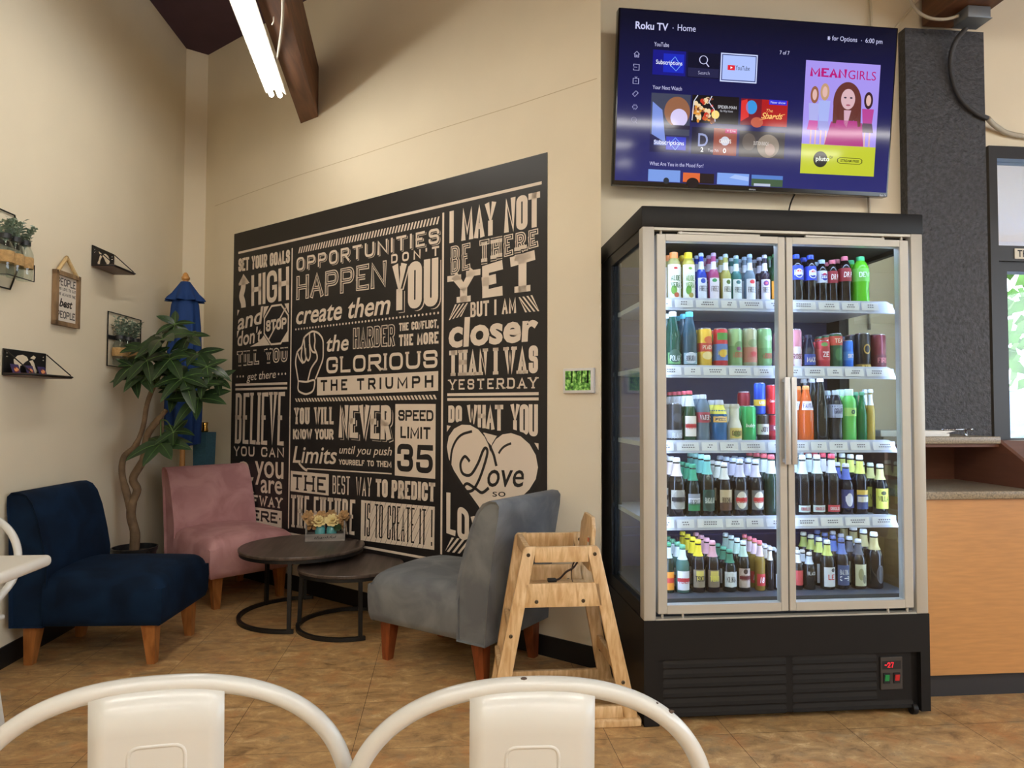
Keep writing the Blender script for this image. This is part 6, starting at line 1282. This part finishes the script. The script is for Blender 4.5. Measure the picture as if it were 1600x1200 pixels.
def make_drink(kind, r, h, loc, label, group, turn):
    d = K[kind]; shp = d[0]; prof = SHAPE[shp]; can = shp == 'can'
    t = thing('drink_can' if can else 'drink_bottle', label, 'can' if can else 'bottle', loc, turn, group)
    bmat = pm('can_'+kind, d[2], .3, metal=.25) if can else bottle_mat('glass_'+kind, d[2], d[3])
    b = MB(); b.lathe([(p[0]*r, p[1]*h) for p in prof], 20, cap=not can); b.build('body', bmat, t, True, 50)
    if can: b = MB(); b.lathe([(.001, .982*h), (.80*r, .982*h), (.86*r, 1.0*h), (.90*r, .993*h), (.88*r, .975*h)], 20, cap=False); b.build('lid', m_lidm, t, True, 50)
    elif d[4]:
        z0 = prof[-1][1]; rc = max(prof[-1][0]*r*1.06, .0105); wide = shp in ('aloe', 'pet', 'squat')
        rc = max(rc, .0135) if wide else rc
        b = MB(); b.lathe([(rc, (z0-.018)*h), (rc*1.06, z0*h), (rc*(1.0 if wide else .92), h*.993), (rc*.8, h), (.001, h)], 16, cap=False); b.build('cap', pm('cap_%d_%d_%d' % d[4], d[4], .35), t, True, 50)
    if d[5]:
        b = MB(); full = can or shp in ('pet',); A = PI if full else (1.0 if shp != 'aloe' else 1.25)
        wrap(b, prof, r, h, d[6], d[7], -A, A); b.build('label', pm('label_%d_%d_%d' % d[5], d[5], .5), t, True)
    for ai, ac in enumerate(ACC.get(kind, ())):
        off_ = .0009+.00022*ai; b = MB()
        if ac[0] == 'b': wrap(b, prof, r, h, ac[1], ac[2], -ac[4], ac[4], off_); b.build('label_band', pm('label_%d_%d_%d' % ac[3], ac[3], .5), t, True)
        else:
            def cya(x, z): rr = prof_r(prof, max(0, min(1, z/h)))*r+off_; a = x/rr; return (rr*math.sin(a), -rr*math.cos(a), z)
            polys_to(b, disc2(ac[1]*r, ac[2]*h, ac[3]*r, ac[4]*h, 14), cya); b.build('label_emblem', pm('label_%d_%d_%d' % ac[5], ac[5], .5), t)
    if d[8]:
        n0, n1 = (d[11], d[12]) if len(d) > 11 else ((.69, .90) if shp != 'soda' else (.66, .82))
        b = MB(); wrap(b, prof, r, h, n0, n1, -PI, PI); b.build('neck_label', pm('label_%d_%d_%d' % d[8], d[8], .45), t, True)
    if d[9]:
        b = MB(); z0, z1 = (d[6], d[7]) if d[5] else (.35, .55)
        lines = d[9].split(' ') if len(d[9]) > 6 and ' ' in d[9] else [d[9]]
        zc = (z0+z1)/2; wd = min(.72, .19*max(len(l) for l in lines)+.1)*2*r; hh = min((z1-z0)*h*.34/len(lines)*1.4, .022)
        for li, tx in enumerate(lines):
            zz = zc*h+(len(lines)-1)*hh*.65-li*hh*1.3-hh/2
            if tx.upper() == tx and all(c in GL for c in tx): pl_ = word(tx, rectq(-wd/2, zz, wd/2, zz+hh), min(.0042, wd/len(tx)*.27), gap=min(.0045, wd/len(tx)*.4))
            else: pl_ = bword(tx, rectq(-wd/2, zz, wd/2, zz+hh), .2, .02, .7)
            def cyl(x, z):
                rr = prof_r(prof, max(0, min(1, z/h)))*r+.0019; a = x/rr
                return (rr*math.sin(a), -rr*math.cos(a), z)
            polys_to(b, pl_, cyl)
        b.build('print', pm('print_%d_%d_%d' % d[10], d[10], .5), t)
    if kind in ('cola_blue', 'cola_white'):
        b = MB(); c = .60*h
        def cy2(x, z): rr = prof_r(prof, z/h)*r+.0010; a = x/rr; return (rr*math.sin(a), -rr*math.cos(a), z)
        b.cur = 0; polys_to(b, disc2(0, c, .017, .019, 14), cy2)
        def cy3(x, z): rr = prof_r(prof, z/h)*r+.0012; a = x/rr; return (rr*math.sin(a), -rr*math.cos(a), z)
        b.cur = 1; polys_to(b, [(p[0], p[1], (p[2][0], max(p[2][1], c+.006)), (p[3][0], max(p[3][1], c+.006))) for p in [((a_[0], c+.006), (b_[0], c+.006), c_, d_) for a_, b_, c_, d_ in disc2(0, c, .014, .016, 12)]], cy3)
        b.cur = 2; polys_to(b, [((a_[0], min(a_[1], c-.006)), (b_[0], min(b_[1], c-.006)), (b_[0], c-.006), (a_[0], c-.006)) for a_, b_, c_, d_ in disc2(0, c, .014, .016, 12)], cy3)
        b.build('emblem', [pm('emblem_white', (240, 242, 250), .4), pm('emblem_red', (226, 50, 56), .4), pm('emblem_blue', (30, 60, 180), .4)], t)
    return t
SHELF = {1: 'top shelf', 2: 'second shelf', 3: 'middle shelf', 4: 'fourth shelf', 5: 'cooler floor'}
FLOORZ = {1: 1.6345, 2: 1.3655, 3: 1.0665, 4: .7635, 5: .4625}
STOCK = [
(1, 'aloe_orange', 0.932, 0.202, 0.0277, 3) ,
(1, 'aloe_yellow', 0.993, 0.203, 0.0277, 3) ,
(1, 'soda_blue', 1.047, 0.202, 0.0222, 3) ,
(1, 'soda_pink', 1.1, 0.204, 0.0222, 3) ,
(1, 'soda_lemon', 1.151, 0.2, 0.0223, 3) ,
(1, 'soda_teal', 1.196, 0.195, 0.0223, 3) ,
(1, 'soda_clear', 1.254, 0.202, 0.0224, 3) ,
(1, 'soda_plum', 1.318, 0.201, 0.0224, 3) ,
(1, 'green_orange', 1.362, 0.206, 0.023, 2) ,
(1, 'cola_blue', 1.455, 0.206, 0.0287, 2) ,
(1, 'cola_blue', 1.517, 0.205, 0.0302, 2) ,
(1, 'cola_white', 1.566, 0.186, 0.0244, 2) ,
(1, 'cherry', 1.612, 0.186, 0.027, 2) ,
(1, 'cherry', 1.667, 0.203, 0.0309, 2) ,
(1, 'lime_soda', 1.737, 0.203, 0.034, 2) ,
(2, 'mineral_green', 0.926, 0.228, 0.0306, 2) ,
(2, 'mineral_clear', 0.996, 0.228, 0.0313, 2) ,
(2, 'can_yellow', 1.06, 0.161, 0.0292, 2) ,
(2, 'can_red_blue', 1.127, 0.161, 0.0292, 2) ,
(2, 'can_green', 1.188, 0.162, 0.0293, 2) ,
(2, 'can_pink', 1.251, 0.163, 0.0294, 2) ,
(2, 'can_leaf', 1.314, 0.164, 0.0294, 2) ,
(2, 'can_rose', 1.444, 0.162, 0.0286, 2) ,
(2, 'navy_bottle', 1.504, 0.14, 0.0276, 1) ,
(2, 'can_red_short', 1.567, 0.117, 0.032, 1) ,
(2, 'can_tea', 1.624, 0.147, 0.0276, 2) ,
(2, 'can_sky', 1.677, 0.119, 0.0205, 1) ,
(2, 'can_star', 1.741, 0.149, 0.0339, 2) ,
(2, 'can_maroon', 1.81, 0.146, 0.0304, 2) ,
(3, 'can_silver', 0.932, 0.154, 0.0308, 1) ,
(3, 'beer_redcap', 0.994, 0.205, 0.0297, 4) ,
(3, 'water', 1.051, 0.19, 0.0293, 2) ,
(3, 'blue_lemon', 1.118, 0.168, 0.034, 1) ,
(3, 'coconut', 1.184, 0.152, 0.0294, 1) ,
(3, 'can_lime', 1.244, 0.145, 0.0316, 1) ,
(3, 'can_root', 1.305, 0.108, 0.0242, 1) ,
(3, 'can_pepper', 1.352, 0.108, 0.0237, 1) ,
(3, 'stack_blue', 1.283, 0.236, 0.0277, 0) ,
(3, 'stack_red', 1.339, 0.226, 0.0286, 1) ,
(3, 'back_red', 1.232, 0.212, 0.0263, 0) ,
(3, 'orange_soda', 1.491, 0.228, 0.0305, 2) ,
(3, 'dark_tall', 1.553, 0.263, 0.0298, 2) ,
(3, 'dark_white_cap', 1.619, 0.21, 0.0279, 1) ,
(3, 'lime_juice', 1.678, 0.215, 0.0307, 1) ,
(3, 'green_flip', 1.735, 0.204, 0.024, 1) ,
(3, 'yellow_beer', 1.773, 0.215, 0.0166, 1) ,
(4, 'beer_white_neck', 0.939, 0.237, 0.0333, 3) ,
(4, 'beer_green_foil', 1.007, 0.211, 0.0291, 3) ,
(4, 'beer_teal_foil', 1.067, 0.246, 0.0318, 3) ,
(4, 'beer_cream_label', 1.138, 0.216, 0.0301, 3) ,
(4, 'beer_red_band', 1.204, 0.23, 0.0309, 3) ,
(4, 'beer_red_band', 1.271, 0.228, 0.031, 3) ,
(4, 'beer_green_redcap', 1.339, 0.248, 0.0311, 3) ,
(4, 'beer_green_white', 1.472, 0.245, 0.0296, 3) ,
(4, 'beer_green_white', 1.535, 0.247, 0.0297, 3) ,
(4, 'beer_green_red', 1.598, 0.25, 0.0305, 3) ,
(4, 'beer_blue_label', 1.66, 0.21, 0.0298, 3) ,
(4, 'beer_gold_blue', 1.721, 0.244, 0.0314, 3) ,
(4, 'beer_yellow_label', 1.81, 0.207, 0.0299, 3) ,
(5, 'beer_orange_label', 0.905, 0.198, 0.0215, 3) ,
(5, 'beer_clear_green', 0.962, 0.188, 0.0293, 3) ,
(5, 'beer_yellow_foil', 1.027, 0.207, 0.0277, 3) ,
(5, 'beer_pink_foil', 1.087, 0.202, 0.0277, 3) ,
(5, 'beer_mountain', 1.158, 0.166, 0.0287, 3) ,
(5, 'beer_white_sash', 1.216, 0.2, 0.0265, 3) ,
(5, 'beer_amber', 1.286, 0.199, 0.0327, 3) ,
(5, 'beer_dark_cream', 1.329, 0.174, 0.0196, 3) ,
(5, 'beer_plain_dark', 1.363, 0.163, 0.0186, 3) ,
(5, 'beer_dark_red', 1.448, 0.157, 0.0198, 3) ,
(5, 'beer_silver_print', 1.497, 0.148, 0.0281, 3) ,
(5, 'beer_lime_neck', 1.575, 0.197, 0.0286, 3) ,
(5, 'beer_blue_neck', 1.637, 0.204, 0.0283, 3) ,
(5, 'beer_pale_print', 1.71, 0.199, 0.0287, 3) ,
(5, 'beer_plain_tall', 1.779, 0.227, 0.0355, 3) ,
]
ROWN = ['front', 'second', 'third', 'fourth', 'fifth']
by_shelf = {}
for s_ in STOCK: by_shelf.setdefault(s_[0], []).append(list(s_))
for sh, L_ in by_shelf.items():
    seen = {}
    base = [x for x in L_ if not (x[1].startswith('stack') or x[1].startswith('back_'))]
    base.sort(key=lambda s: s[2])
    for i, s in enumerate(base):
        gaps = [abs(base[j][2]-s[2]) for j in (i-1, i+1) if 0 <= j < len(base)]
        s[4] = min(s[4], .485*min(gaps+[.07]))
    # neighbours closer than their radii: trim both
    for a, b in zip(base, base[1:]):
        g = b[2]-a[2]
        if a[4]+b[4] > g-.0012: k = (g-.0012)/(a[4]+b[4]); a[4] *= k; b[4] *= k
    for s in L_:
        kind = s[1]; n = sum(1 for q in L_ if q[1] == kind); idx = seen.get(kind, 0); seen[kind] = idx+1
        desc = K[kind][1]; door_ = 'left' if s[2] < 1.33 else 'right'
        place = SHELF[sh]
        if n > 1: place += [' left column', ' right column'][idx]
        z = FLOORZ[sh]; y = 2.785; r = s[4]; h = s[3]
        if kind == 'stack_blue': z += .111; h = .128; r = .0225; y = 2.785; s[2] = 1.292
        elif kind == 'stack_red': z += .111; h = .120; r = .0225; s[2] = 1.343
        elif kind == 'back_red': r = .026; h = .206; y = 2.90; s[2] = 1.275
        desc_short = desc
        grp = 'drinks on the %s of the cooler' % SHELF[sh]
        t = make_drink(kind, r, h, (s[2], y, z), '%s, front row, %s, %s door' % (desc, place, door_), grp, random.uniform(-.12, .12))
        if kind == 'back_red': t['label'] = 'dark red can standing behind the slim blue can, middle shelf'
        pitch = 2*r+.006
        if kind.startswith('stack'): continue
        for q in range(1, s[5]+1):
            if kind == 'can_root' and q: break
            if kind == 'can_pepper': break
            dup(t, (s[2]+random.uniform(-.0005, .0005), y+pitch*q, z), random.uniform(-.3, .3), '%s, %s row, %s, %s door' % (desc, ROWN[q], place, door_))
ybx = thing('yellow_carton', 'yellow carton standing at the right rear of the cooler floor', 'box', (1.81, 3.14, .4625))
MB().box(-.03, .03, -.08, .08, 0, .15).build('carton', pm('yellow_card', (222, 182, 70), .6), ybx); b = MB(); b.box(-.0305, .0305, -.0805, -.05, .0, .1505); b.build('end_band', pm('yellow_card_edge', (236, 206, 110), .6), ybx)
